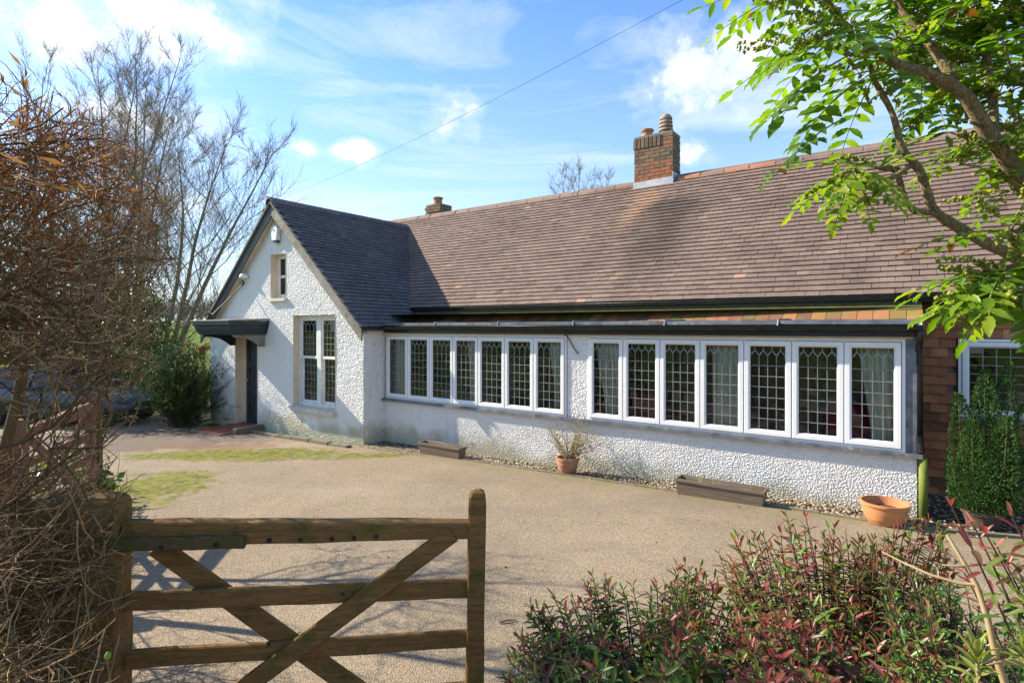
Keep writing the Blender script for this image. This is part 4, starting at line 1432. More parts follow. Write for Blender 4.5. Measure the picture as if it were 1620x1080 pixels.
# ------------------------------------------------------------------ planters
def wood_trough(x0, x1, y0, y1, label, sprouts):
    g = min(ground_z(x0, y0), ground_z(x1, y0)) + 0.004
    e = thing('trough_planter', ((x0 + x1) / 2, (y0 + y1) / 2, g), label, 'planter', 'trough planters below the bay')
    h, tp_, wall = 0.19, 0.025, 0.014
    z1_ = g + h
    P = lambda ins, z: [(x0 + ins, y0 + ins, z), (x1 - ins, y0 + ins, z), (x1 - ins, y1 - ins, z), (x0 + ins, y1 - ins, z)]
    mb = MB()
    rings = [P(tp_, g), P(0.006, z1_ - 0.035), P(-0.006, z1_ - 0.033), P(-0.006, z1_), P(0.014, z1_), P(0.022, z1_ - 0.06), P(0.03, g + 0.03)]
    for a, b in zip(rings[:-1], rings[1:]):
        mb.add(a + b, [(k, (k + 1) % 4, 4 + (k + 1) % 4, 4 + k) for k in range(4)])
    mb.add(P(tp_, g), [(3, 2, 1, 0)])
    mb.build('trough', MT['trough'], e)
    so = MB()
    nx, ny = 24, 6
    vs = []
    for j in range(ny + 1):
        for i in range(nx + 1):
            xx = x0 + .02 + (x1 - x0 - .04) * i / nx
            yy = y0 + .02 + (y1 - y0 - .04) * j / ny
            vs.append((xx, yy, z1_ - 0.045 + 0.02 * noise.noise((xx * 14, yy * 14, 0))))
    so.add(vs, [(j * (nx + 1) + i, j * (nx + 1) + i + 1, (j + 1) * (nx + 1) + i + 1, (j + 1) * (nx + 1) + i) for j in range(ny) for i in range(nx)])
    so.build('soil', MT['soil'], e, smooth=True)
    for k in range(sprouts):
        c = Vector((random.choice([random.gauss(x0 + (x1 - x0) * .25, .06), random.gauss(x0 + (x1 - x0) * .72, .09), random.uniform(x0 + .08, x1 - .08)]), random.uniform(y0 + .05, y1 - .05), z1_ - 0.04))
        c.x = min(x1 - .05, max(x0 + .05, c.x))
        L = random.uniform(.05, .11)
        d = Vector((random.gauss(0, .25), random.gauss(0, .25), 1)).normalized()
        s = d.cross(Vector((0, 1, 0))).normalized()
        MB().add([c - s * .004, c + s * .004, c + d * L * .6 + s * .004, c + d * L, c + d * L * .6 - s * .004], [(0, 1, 2, 3, 4)]).build('shoot', MT['shoot'], e)
    return e


MT['trough'] = pm('weathered_brown_trough', (0.20, 0.15, 0.11), (0.14, 0.10, 0.075), 5, 0.75, 0.4, 40, 0.003, stretch=(0.5, 1, 8), spots=[((0.30, 0.27, 0.22), 6, 0.55, 0.72)])
MT['shoot'] = pm('green_shoot', (0.14, 0.24, 0.03), (0.20, 0.30, 0.05), 9, 0.6, 0)
wood_trough(-6.88, -5.97, 6.90, 7.10, 'weathered brown trough planter near the gable wing, left of the potted shrub', 4)
wood_trough(-2.42, -1.40, 6.84, 7.07, 'long brown trough planter with small green shoots, right of the potted shrub', 14)


def leaf_mat(name, stops, trans=0.35, rough=0.45, spec=0.4, tcol=(1.15, 1.25, 0.5)):
    m, nt, b = new_mat(name)
    t = tint_(nt)
    c = ramp_(nt, t, stops)
    p = pos_(nt)
    c = mix_(nt, ramp_(nt, nz(nt, p, 45, 4), [(0.4, 0.0), (0.7, 0.35)]), c, mix_(nt, 1.0, c, (0.55, 0.6, 0.5), 'MULTIPLY'))
    nt.links.new(c, b.inputs['Base Color'])
    b.inputs['Roughness'].default_value = rough
    b.inputs['Specular IOR Level'].default_value = spec
    tl = nd(nt, 'ShaderNodeBsdfTranslucent', {'Color': mix_(nt, 1.0, c, tcol, 'MULTIPLY')})
    mx = nd(nt, 'ShaderNodeMixShader', {0: trans, 1: b.outputs[0], 2: tl.outputs[0]})
    nt.links.new(mx.outputs[0], nt.nodes['Material Output'].inputs[0])
    return m


LEAFV = np.array([(0, 0, 0), (-.5, .42, 0.10), (0, 1, -.04), (.5, .42, 0.10), (0, .46, 0)], dtype=float)
LEAFT = np.array([(0, 4, 1), (1, 4, 2), (2, 4, 3), (3, 4, 0)])


def frames(D, N):
    D = D / np.maximum(np.linalg.norm(D, axis=1, keepdims=True), 1e-9)
    Xa = np.cross(D, N)
    bad = np.linalg.norm(Xa, axis=1) < 1e-3
    Xa[bad] = np.cross(D[bad], np.array([0.3, 0.7, 0.2]))
    Xa /= np.maximum(np.linalg.norm(Xa, axis=1, keepdims=True), 1e-9)
    Na = np.cross(Xa, D)
    return Xa, D, Na


def leaves(name, C, D, N, L, Wd, T, mat, parent=None, kind='stuff', shape=None, tris=None):
    """many small leaves as one mesh"""
    sh = LEAFV if shape is None else shape
    tr = LEAFT if tris is None else tris
    C, D, N = np.asarray(C, float), np.asarray(D, float), np.asarray(N, float)
    L, Wd, T = np.asarray(L, float), np.asarray(Wd, float), np.asarray(T, float)
    Xa, Da, Na = frames(D, N)
    n, k = len(C), len(sh)
    V = C[:, None, :] + Xa[:, None, :] * (sh[None, :, 0:1] * Wd[:, None, None]) + Da[:, None, :] * (sh[None, :, 1:2] * L[:, None, None]) + Na[:, None, :] * (sh[None, :, 2:3] * L[:, None, None])
    F = (tr[None] + (np.arange(n) * k)[:, None, None]).reshape(-1, tr.shape[1])
    return mesh_np(name, V.reshape(-1, 3), F, mat, np.repeat(T, len(tr)), parent=parent, kind=kind)


class Twigs:
    """collects tapered polylines, makes one mesh quickly"""
    def __init__(self, n=4):
        self.n = n
        self.V, self.F, self.T, self.c = [], [], [], 0

    def add(self, pts, r0, r1, tint=0.5):
        P = np.asarray([tuple(p) for p in pts], float)
        m = len(P)
        d = np.gradient(P, axis=0)
        d /= np.maximum(np.linalg.norm(d, axis=1, keepdims=True), 1e-9)
        ref = np.array([0.0, 0, 1]) if abs(d[0, 2]) < .9 else np.array([1.0, 0, 0])
        s = np.cross(d, ref)
        s /= np.maximum(np.linalg.norm(s, axis=1, keepdims=True), 1e-9)
        t = np.cross(d, s)
        rr = np.linspace(r0, r1, m)[:, None, None]
        an = np.arange(self.n) * 2 * math.pi / self.n
        ring = P[:, None, :] + rr * (s[:, None, :] * np.cos(an)[None, :, None] + t[:, None, :] * np.sin(an)[None, :, None])
        self.V.append(ring.reshape(-1, 3))
        i, k = np.meshgrid(np.arange(m - 1), np.arange(self.n), indexing='ij')
        k2 = (k + 1) % self.n
        f = np.stack([i * self.n + k, i * self.n + k2, (i + 1) * self.n + k2, (i + 1) * self.n + k], -1).reshape(-1, 4) + self.c
        self.F.append(f)
        self.T.append(np.full(len(f), tint))
        self.c += m * self.n

    def build(self, name, mat, parent=None, kind=None):
        return mesh_np(name, np.concatenate(self.V), np.concatenate(self.F), mat, np.concatenate(self.T), parent=parent, smooth=True, kind=kind)


def wander(p, d, L, seg, jit, grav=0.0, up=0.0):
    p, d = Vector(p), Vector(d).normalized()
    pts = [p.copy()]
    for k in range(seg):
        d = (d + Vector((random.gauss(0, jit), random.gauss(0, jit), random.gauss(0, jit) + up - grav))).normalized()
        p = p + d * (L / seg)
        pts.append(p.copy())
    return pts


def pot(name, c, prof, label, mat, soil_r, soil_h, group=None):
    e = thing(name, c, label, 'pot', group)
    MB().lathe(c, prof, 48, wob=0.012).build('pot_wall', mat, e, smooth=False)
    n = 24
    vs = [Vector(c) + Vector((0, 0, soil_h))] + [Vector(c) + Vector((math.cos(2 * math.pi * k / n) * soil_r, math.sin(2 * math.pi * k / n) * soil_r, soil_h + random.uniform(-.006, .006))) for k in range(n)]
    MB().add(vs, [(0, 1 + k, 1 + (k + 1) % n) for k in range(n)]).build('soil', MT['soil'], e)
    return e


# terracotta pot with a twiggy shrub
pc = Vector((-4.06, 7.06, ground_z(-4.06, 7.06) + 0.004))
pot('plant_pot', pc, [(0, 0), (0.10, 0), (0.125, 0.05), (0.15, 0.13), (0.152, 0.18), (0.163, 0.185), (0.165, 0.225), (0.148, 0.226), (0.14, 0.15), (0, 0.15)],
    'old stained terracotta pot holding the twiggy shrub below the white pier', MT['pot'], 0.145, 0.175)
MT['broom_stem'] = pm('green_brown_stem', (0.05, 0.06, 0.02), (0.10, 0.09, 0.04), 12, 0.8, 0)
MT['twig_tan'] = pm('tan_twig', (0.26, 0.19, 0.10), (0.36, 0.28, 0.15), 12, 0.85, 0)
MT['leaf_olive'] = leaf_mat('small_olive_leaf', [(0, (0.10, 0.12, 0.015)), (0.6, (0.20, 0.21, 0.025)), (1, (0.32, 0.27, 0.05))], 0.35)
sh = thing('twiggy_shrub', pc + Vector((0, 0, 0.178)), 'small twiggy shrub with sparse yellow-green leaves in the terracotta pot', 'shrub')
tw = Twigs(4)
C, D, N, L_, W_, T_ = [], [], [], [], [], []
for k in range(46):
    a = random.uniform(0, 6.28)
    lean = random.uniform(.2, 1.25)
    st_ = wander(pc + Vector((random.gauss(0, .03), random.gauss(0, .03), 0.17)), (math.cos(a) * lean, math.sin(a) * lean * .7, 1), random.uniform(.4, .72), 7, .13)
    tw.add(st_, .006, .0016, random.random())
    for q in range(5):
        j = random.randint(2, 6)
        sub = wander(st_[j], (random.gauss(0, .6), random.gauss(0, .6), .6), random.uniform(.08, .2), 4, .2)
        tw.add(sub, .0025, .001, random.random())
        for m_ in range(3):
            if random.random() < .75:
                C.append(sub[random.randint(1, 4)]); D.append((random.gauss(0, 1), random.gauss(0, 1), random.gauss(.2, .7))); N.append((random.gauss(0, 1), random.gauss(0, 1), 1)); L_.append(random.uniform(.015, .03)); W_.append(.012); T_.append(random.random())
tw.build('stems', MT['twig_tan'], sh)
leaves('foliage', C, D, N, L_, W_, T_, MT['leaf_olive'], sh)

# orange terracotta bowl
bc = Vector((-0.27, 6.98, ground_z(-0.27, 6.98) + 0.004))
pot('terracotta_bowl', bc, [(0, 0), (0.15, 0), (0.18, 0.05), (0.20, 0.12), (0.213, 0.185), (0.225, 0.19), (0.226, 0.215), (0.206, 0.216), (0.19, 0.10), (0, 0.10)],
    'orange terracotta bowl on the gravel at the right end of the bay', MT['bowl'], 0.188, 0.13)

# dwarf conifer in a pot by the tile-hung wall
cc = Vector((0.54, 7.40, ground_z(0.54, 7.4) - .01))
pot('conifer_pot', cc, [(0, 0), (0.13, 0), (0.165, 0.13), (0.18, 0.135), (0.18, 0.17), (0.16, 0.17), (0.15, 0.12), (0, 0.12)],
    'dark clay pot under the dwarf conifer by the tile-hung wall', pm('dark_clay', (0.12, 0.08, 0.05), (0.07, 0.05, 0.035), 7, 0.85, 0.4, 50, 0.003), 0.155, 0.14)
cf = thing('dwarf_conifer', cc + Vector((0, 0, 0.14)), 'dense dark green dwarf conifer with several pointed tops in a pot', 'conifer')
MT['needle'] = leaf_mat('conifer_needles', [(0, (0.02, 0.055, 0.018)), (0.5, (0.05, 0.12, 0.028)), (1, (0.11, 0.21, 0.045))], 0.3, 0.55)
tr = Twigs(5)
C, D, N, L_, W_, T_ = [], [], [], [], [], []
spires = [(0.02, 0.0, 1.26, .30), (0.22, 0.05, 1.33, .25), (-0.20, 0.02, 1.02, .26), (0.38, 0.0, 1.02, .24), (-0.10, -0.16, 0.80, .25), (0.18, -0.20, 0.86, .27), (-0.26, -0.12, 0.42, .2), (0.36, -0.14, 0.62, .24), (0.05, 0.2, 1.05, .28)]
for (ox, oy, h, rad) in spires:
    h *= 1.06
    ox *= .95
    rad *= .92
    b0 = cc + Vector((ox * .35, oy * .35, 0.12))
    tip = cc + Vector((ox, oy, 0.23 + h))
    tr.add([b0, b0.lerp(tip, .5) + Vector((ox * .2, oy * .2, 0)), tip], .02, .003)
    for k in range(int(2600 * (h + .2) * rad / .3)):
        t = random.uniform(0.05, 1.0)
        rr = rad * (1 - t) ** .75 * (0.4 + 0.6 * math.sin(min(1, t * 3) * math.pi / 2)) * random.uniform(.72, 1.03) + .012
        a = random.uniform(0, 6.28)
        lump = 1 + .22 * noise.noise((math.cos(a) * 2 + ox * 9, math.sin(a) * 2, t * 6 + h))
        ctr = b0.lerp(tip, t)
        o = Vector((math.cos(a), math.sin(a), 0)) * rr * lump
        p_ = ctr + o
        d0 = Vector((math.cos(a) * .8, math.sin(a) * .8, .75)) + Vector((random.gauss(0, .35), random.gauss(0, .35), random.gauss(0, .3)))
        C.append(p_); D.append(d0); N.append((random.gauss(0, 1), random.gauss(0, 1), random.gauss(0, 1))); L_.append(random.uniform(.02, .038)); W_.append(random.uniform(.010, .016)); T_.append(min(1, max(0, random.gauss(.5, .22))))
tr.build('trunk', MT['broom_stem'], cf)
leaves('foliage', C, D, N, L_, W_, T_, MT['needle'], cf)

# fine-stemmed evergreen shrub by the porch
bcx, bcy = -13.75, 6.25
bz = ground_z(bcx, bcy)
bs = thing('broom_shrub', (bcx, bcy, bz), 'rounded fine-stemmed green shrub at the corner of the gable beside the porch', 'shrub')
MT['broom'] = leaf_mat('fine_green_leaf', [(0, (0.02, 0.04, 0.012)), (0.5, (0.055, 0.095, 0.02)), (1, (0.16, 0.20, 0.035))], 0.3)
tw = Twigs(3)
C, D, N, L_, W_, T_ = [], [], [], [], [], []
for k in range(420):
    a = random.uniform(0, 6.28)
    lean = abs(random.gauss(0, .55)) + .05
    st_ = wander((bcx + random.gauss(0, .16), bcy + random.gauss(0, .14), bz), (math.cos(a) * lean, math.sin(a) * lean, 1), random.uniform(1.1, 1.95), 9, .05, grav=.075 * lean + .01)
    tw.add(st_, .006, .0015, random.random())
    for q in range(34):
        j = random.uniform(2.0, 8.99)
        p_ = st_[int(j)].lerp(st_[int(j) + 1], j % 1)
        dd = (st_[int(j) + 1] - st_[int(j)]).normalized() + Vector((random.gauss(0, .55), random.gauss(0, .55), random.gauss(.1, .5)))
        C.append(p_); D.append(dd); N.append((random.gauss(0, 1), random.gauss(0, 1), .4)); L_.append(random.uniform(.05, .12)); W_.append(random.uniform(.008, .014)); T_.append(min(1, max(0, random.gauss(.45, .25))))
tw.build('stems', MT['broom_stem'], bs)
leaves('foliage', C, D, N, L_, W_, T_, MT['broom'], bs)

# ------------------------------------------------------------------ bare trees
MT['bark_pale'] = pm('pale_grey_bark', (0.16, 0.135, 0.09), (0.26, 0.22, 0.15), 5, 0.9, 0.5, 30, 0.01, spots=[((0.12, 0.13, 0.05), 4, 0.52, 0.7)])
MT['bark_twig'] = pm('grey_brown_twigs', (0.15, 0.115, 0.08), (0.24, 0.185, 0.125), 8, 0.9, 0)


def bare_tree(name, base, height, label, r0, trunks=((0, 0, 1),), spread=0.5, nl=16, ns=9, nt_=5, seed=1, group='bare trees behind the hedge', lowest=0.25, up=0.06):
    random.seed(seed)
    e = thing(name, base, label, 'tree', group)
    lim, twg = Twigs(6), Twigs(3)
    for tdir in trunks:
        H = height * random.uniform(.86, 1.0)
        tk_ = wander(base, tdir, H, 14, .035, up=.01)
        MBt = Twigs(9)
        MBt.add(tk_, r0, .012)
        MBt.build('trunk', MT['bark_pale'], e)
        for i in range(nl):
            t = lowest + (1 - lowest) * (i + random.random()) / nl
            j = t * 13.99
            p_ = tk_[int(j)].lerp(tk_[int(j) + 1], j % 1)
            a = i * 2.4 + random.uniform(-.5, .5)
            L = height * spread * (1.05 - t * .72) * random.uniform(.75, 1.15)
            br = wander(p_, (math.cos(a), math.sin(a), .75 + .5 * t), L, 9, .10, up=up)
            lim.add(br, r0 * .25 * (1.1 - t * .75), .005)
            for q in range(ns):
                jj = random.uniform(1.5, 8.9)
                p2 = br[int(jj)].lerp(br[int(jj) + 1], jj % 1)
                d2 = (br[int(jj) + 1] - br[int(jj)]).normalized() + Vector((random.gauss(0, .5), random.gauss(0, .5), random.gauss(.2, .4)))
                L2 = L * random.uniform(.22, .5)
                b2 = wander(p2, d2, L2, 6, .13, up=up)
                twg.add(b2, r0 * .06, .0035)
                for z_ in range(nt_):
                    j3 = random.uniform(1, 5.9)
                    p3 = b2[int(j3)].lerp(b2[int(j3) + 1], j3 % 1)
                    d3 = (b2[int(j3) + 1] - b2[int(j3)]).normalized() + Vector((random.gauss(0, .5), random.gauss(0, .5), random.gauss(.15, .4)))
                    twg.add(wander(p3, d3, L2 * random.uniform(.3, .7), 4, .14, up=up), r0 * .038, .0025)
    lim.build('limbs', MT['bark_pale'], e, kind='stuff')
    twg.build('twigs', MT['bark_twig'], e, kind='stuff')
    random.seed(seed + 100)
    return e


def gpt(u, f):
    p = rf((u - 810) / 898 * f, f)
    p.z = far_z(p.x, p.y) - 0.02
    return p


bare_tree('bare_tree', gpt(252, 20), 10.2, 'bare multi-stemmed tree with long limbs sweeping towards the gable', .11,
          ((.20, .20, 1), (.27, .2, 1), (-.04, .1, 1)), .46, 17, 13, 9, 3, lowest=.12)
bare_tree('bare_tree', gpt(222, 23), 13.0, 'tall bare tree just left of the sweeping multi-stemmed one', .12, ((.02, .03, 1), (-.14, .05, 1)), .34, 22, 12, 9, 5)
bare_tree('bare_tree', gpt(150, 26), 16.0, 'tallest bare tree, its top against the big white cloud', .13, ((.04, 0, 1), (-.10, .1, 1)), .32, 22, 12, 9, 7)
bare_tree('bare_tree', gpt(70, 24), 14.2, 'leftmost bare tree rising above the tangled hedge', .13, ((0, 0, 1),), .36, 22, 11, 7, 9)
bare_tree('bare_tree', gpt(188, 28), 16.0, 'slender bare tree standing between the tallest one and the one left of the gable', .12, ((.02, .0, 1), (.10, .08, 1)), .30, 22, 11, 8, 15)
bare_tree('bare_tree', gpt(930, 38), 13.6, 'faint bare tree whose twigs show above the main roof ridge', .17, ((0, 0, 1), (.12, .0, 1), (-.14, .05, 1)), .30, 20, 11, 6, 12, group=None, lowest=.3)

# ------------------------------------------------------------------ evergreens and hedges on the left
MT['laurel'] = leaf_mat('glossy_evergreen_leaf', [(0, (0.02, 0.05, 0.012)), (0.5, (0.05, 0.12, 0.02)), (1, (0.16, 0.27, 0.03))], 0.3, 0.35)
MT['ivy'] = leaf_mat('dark_evergreen_leaf', [(0, (0.012, 0.03, 0.01)), (0.6, (0.03, 0.065, 0.018)), (1, (0.07, 0.12, 0.03))], 0.22, 0.4)
MT['beech_leaf'] = leaf_mat('dry_brown_leaf', [(0, (0.16, 0.075, 0.03)), (0.6, (0.28, 0.15, 0.06)), (1, (0.40, 0.26, 0.12))], 0.35, 0.7, 0.2, (1.1, 1.0, 0.7))


def leafy(name, c, rx, ry, h, n, size, mat, label, cat='shrub', group=None, stems=14, stem_mat='broom_stem', rot=0.0, bias=.5):
    """an evergreen shrub: stems in the middle, leaves in uneven clumps through the crown's outer half"""
    c = Vector(c)
    e = thing(name, c, label, cat, group)
    st_ = Twigs(5)
    clumps = []
    ca, sa = math.cos(rot), math.sin(rot)
    for k in range(max(10, n // 70)):
        a = random.uniform(0, 6.28)
        t = random.uniform(.08, 1) ** .8
        rr = math.sqrt(random.uniform(.25, 1))
        prof_ = math.sin(math.pi * (0.18 + .78 * t)) ** .6
        x_, y_ = math.cos(a) * rx * rr * prof_, math.sin(a) * ry * rr * prof_
        p_ = c + Vector((x_ * ca - y_ * sa, x_ * sa + y_ * ca, h * t * random.uniform(.9, 1.04)))
        clumps.append((p_, random.uniform(.5, 1.2), random.gauss(0, .16)))
    for k in range(stems):
        q = random.choice(clumps)[0]
        x_, y_ = random.uniform(-.6, .6) * rx, random.uniform(-.6, .6) * ry
        b_ = c + Vector((x_ * ca - y_ * sa, x_ * sa + y_ * ca, 0))
        st_.add([b_, b_.lerp(q, .4) + Vector((0, 0, h * .1)), q], .03, .006)
    C, D, N, L_, W_, T_ = [], [], [], [], [], []
    cr_r = .34 * min(rx, ry, h * .6) + .06
    for k in range(n):
        p_, s_, tn = random.choice(clumps)
        o = Vector((random.gauss(0, 1), random.gauss(0, 1), random.gauss(0, .8))) * cr_r * s_ * .55
        q = p_ + o
        if q.z < c.z + .02:
            q.z = c.z + .02 + random.random() * .1
        out = (q - c - Vector((0, 0, h * .4))).normalized()
        C.append(q); D.append(out * .6 + Vector((random.gauss(0, .7), random.gauss(0, .7), random.gauss(0, .6)))); N.append(out + Vector((random.gauss(0, .5), random.gauss(0, .5), .6 + random.gauss(0, .4))))
        s = size * random.uniform(.6, 1.25)
        L_.append(s); W_.append(s * random.uniform(.4, .55)); T_.append(min(1, max(0, random.gauss(bias, .2) + tn)))
    st_.build('stems', MT[stem_mat], e)
    leaves('foliage', C, D, N, L_, W_, T_, mat, e)
    return e


random.seed(21)
leafy('laurel_bush', gpt(165, 16.5), 2.0, 1.3, 3.7, 6000, .16, MT['laurel'], 'glossy bright green evergreen bush behind the parked car', rot=YAW, bias=.55)
leafy('laurel_bush', gpt(60, 15), 2.2, 1.3, 5.0, 8000, .15, MT['ivy'], 'dark evergreen bush behind the open gate leaf at far left', rot=YAW)  # made taller and fuller so its shadow reaches the drive by the porch
leafy('evergreen_hedge', gpt(215, 21), 2.3, .8, 1.9, 3200, .13, MT['ivy'], 'dark evergreen hedge around the foot of the bare trees', 'hedge', rot=YAW, bias=.35)
leafy('beech_hedge', gpt(275, 25), 3.4, .6, 1.75, 4200, .11, MT['beech_leaf'], 'clipped brown beech hedge along the field beyond the broom shrub', 'hedge', rot=YAW, stem_mat='bark_twig')
leafy('leafy_border_plant', rf(-5.2, 6.4, ground_z(-7.9, 2.2)), .7, .6, .55, 700, .13, MT['laurel'], 'low broad-leaved green plant behind the open gate leaf', 'plant', 'low plants by the open gate', 6, rot=.3, bias=.6)
leafy('leafy_border_plant', rf(-5.55, 7.0, ground_z(-8.5, 2.5)), .5, .5, .42, 500, .13, MT['laurel'], 'low broad-leaved green plant at the far end of the open gate leaf', 'plant', 'low plants by the open gate', 6, rot=.3, bias=.6)
leafy('boundary_hedge', (-16.5, -4.2, -.25), 4.0, 1.1, 3.0, 5200, .13, MT['laurel'], 'evergreen roadside hedge, left part, seen in the window reflections', 'hedge', 'roadside hedge seen in the glass')
leafy('boundary_hedge', (-9.5, -3.9, -.15), 4.0, 1.1, 3.0, 6000, .12, MT['ivy'], 'evergreen roadside hedge, middle part, seen in the window reflections', 'hedge', 'roadside hedge seen in the glass')
leafy('boundary_hedge', (-2.8, -3.9, 0), 3.6, 1.1, 2.8, 5000, .12, MT['laurel'], 'evergreen roadside hedge, nearest part, seen in the window reflections', 'hedge', 'roadside hedge seen in the glass')

# grass tufts on the lawn in view
C, D, N, L_, W_, T_ = [], [], [], [], [], []
for k in range(9000):
    f = random.uniform(15.5, 26)
    u = random.uniform(195, 345)
    p_ = rf((u - 810) / 898 * f, f)
    if p_.x > -17.6:
        continue
    p_.z = far_z(p_.x, p_.y)
    C.append(p_); D.append((random.gauss(0, .4), random.gauss(0, .4), 1)); N.append((random.gauss(0, 1), random.gauss(0, 1), .2)); L_.append(random.uniform(.05, .1)); W_.append(.02); T_.append(random.random())
MT['blade'] = leaf_mat('grass_blade', [(0, (0.07, 0.13, 0.015)), (1, (0.17, 0.26, 0.03))], 0.35, 0.6)
tag(leaves('grass', C, D, N, L_, W_, T_, MT['blade']), 'short green grass of the lawn beyond the drive', 'grass')

# far wood along the field edge
wv = Twigs(3)
random.seed(31)
for k in range(380):
    f = random.uniform(150, 230)
    u = random.uniform(-150, 420)
    p_ = rf((u - 810) / 898 * f, f)
    p_.z = far_z(p_.x, p_.y)
    H = random.uniform(6, 11)
    for q in range(16):
        a = random.uniform(0, 6.28)
        wv.add(wander(p_ + Vector((0, 0, H * random.uniform(.1, .5))), (math.cos(a) * .5, math.sin(a) * .5, 1), H * random.uniform(.3, .6), 3, .2), .10, .03)
MT['far_wood'] = pm('far_bare_wood', (0.16, 0.15, 0.14), (0.20, 0.19, 0.17), 3, 0.95, 0)
tag(wv.build('distant_wood', MT['far_wood'], kind='stuff'), 'pale bare wood on the far side of the field', 'wood')

# ------------------------------------------------------------------ parked car
def build_car():
    nose = rf(-8.62, 13.6)
    ax = (rf(1, 0) * 1.0 + rf(0, 1) * -0.12)
    ax.z = 0
    ax.normalize()
    side = Vector((ax.y, -ax.x, 0))           # towards the viewer
    L, Wc = 4.15, 1.68
    org = nose - ax * L
    g = ground_z(org.x + 1.5, org.y)
    e = thing('parked_car', (org.x + ax.x * L / 2, org.y + ax.y * L / 2, g), 'grey car with dark bonnet nose parked on the drive behind the tangled hedge', 'car')
    P = lambda s, y_, z_: Vector((org.x, org.y, g)) + ax * s + side * y_ + Vector((0, 0, z_))
    # stations along the car: (s, sill z, belt z, half width)
    stn = [(0.0, .48, .78, .62), (.06, .30, .92, .76), (.5, .20, .97, .82), (1.2, .18, .95, .84), (2.0, .18, .92, .84), (2.8, .18, .88, .84), (3.3, .20, .82, .82), (3.8, .24, .72, .78), (4.08, .30, .62, .70), (4.15, .42, .54, .58)]
    mb = MB()
    vs = []
    for s, zs_, zb, hw in stn:
        for y_, z_ in ((-hw * .88, zs_), (-hw, zs_ + (zb - zs_) * .3), (-hw, zs_ + (zb - zs_) * .7), (-hw * .90, zb), (-hw * .4, zb + .035), (hw * .4, zb + .035), (hw * .90, zb), (hw, zs_ + (zb - zs_) * .7), (hw, zs_ + (zb - zs_) * .3), (hw * .88, zs_)):
            vs.append(P(s, y_, z_))
    n = 10
    fs = [(i * n + k, i * n + (k + 1) % n, (i + 1) * n + (k + 1) % n, (i + 1) * n + k) for i in range(len(stn) - 1) for k in range(n)]
    fs += [tuple(range(n)), tuple(reversed(range((len(stn) - 1) * n, len(stn) * n)))]
    mb.add(vs, fs)
    mb.build('body', MT['car_paint'], e, smooth=True)
    cab = [(.35, .93, .93), (.75, 1.36, 1.36), (1.2, 1.42, 1.42), (2.1, 1.40, 1.40), (2.95, .90, .90)]
    vs = []
    for s, z_, _ in cab:
        hw = .78 - .20 * max(0, (z_ - .93) / .5)
        vs += [P(s, -hw, z_), P(s, hw, z_)]
    base = [P(.35, -.78, .9), P(.35, .78, .9), P(2.95, -.78, .86), P(2.95, .78, .86)]
    g1 = MB()
    g1.add(vs, [(0, 2, 4, 6, 8), (9, 7, 5, 3, 1), (0, 1, 3, 2), (6, 7, 9, 8)])
    g1.build('window_glass', MT['car_glass'], e)
    r1 = MB()
    r1.add(vs[2:8] , [(0, 1, 3, 2), (2, 3, 5, 4)])
    r1.build('roof', MT['car_paint'], e)
    for sy in (-1, 1):
        for s0, s1, z0_, z1_ in ((.40, .75, .94, 1.35), (1.65, 1.68, .93, 1.40), (2.1, 2.93, 1.39, .90)):
            MB().beam(P(s0, sy * (.785 - .2 * max(0, (z0_ - .93) / .5)), z0_), P(s1, sy * (.785 - .2 * max(0, (z1_ - .93) / .5)), z1_), .05, .06).build('pillar', MT['car_paint'], e)
    for s in (.78, 3.32):
        for sy in (-1, 1):
            cen = P(s, sy * .74, .31)
            ty = MB()
            ringp = []
            for k in range(25):
                an = 2 * math.pi * k / 24
                ringp.append(cen + ax * math.cos(an) * .24 + Vector((0, 0, math.sin(an) * .24)))
            ty.tube(ringp, .072, 8, cap=False)
            w_ = ty.build('wheel', MT['tyre'], e, smooth=True)
            MB().tube([cen + side * sy * -.04, cen + side * sy * .05], [.20, .19], 20).build('rim', MT['car_rim'], w_)
            ar = MB()
            ap = [P(s + math.cos(math.pi * k / 14) * .37, sy * .842, .31 + math.sin(math.pi * k / 14) * .37) for k in range(15)]
            ar.add([P(s, sy * .842, .2)] + ap, [(0, k + 1, k + 2) for k in range(14)])
            ar.build('wheel_arch', MT['black'], e)
    for sy in (-1, 1):
        MB().hexa([P(3.98, sy * .45, .52), P(4.11, sy * .45, .50), P(4.06, sy * .68, .50), P(3.92, sy * .74, .52), P(3.93, sy * .45, .66), P(4.13, sy * .45, .585), P(4.075, sy * .68, .585), P(3.88, sy * .765, .67)]).build('headlight', MT['car_glass'], e)
    MB().beam(P(.9, .85, .50), P(3.0, .85, .50), .02, .05, bev=.004).build('side_strip', MT['black'], e)
    MB().hexa([P(3.85, -.70, .28), P(4.16, -.56, .30), P(4.16, .56, .30), P(3.85, .70, .28), P(3.85, -.79, .42), P(4.19, -.60, .42), P(4.19, .60, .42), P(3.85, .79, .42)]).build('bumper', MT['black'], e)
    MB().hexa([P(2.55, .80, .93), P(2.68, .80, .93), P(2.66, .96, .95), P(2.57, .96, .95), P(2.55, .80, 1.03), P(2.68, .80, 1.03), P(2.66, .96, 1.05), P(2.57, .96, 1.05)]).build('mirror', MT['car_paint'], e)


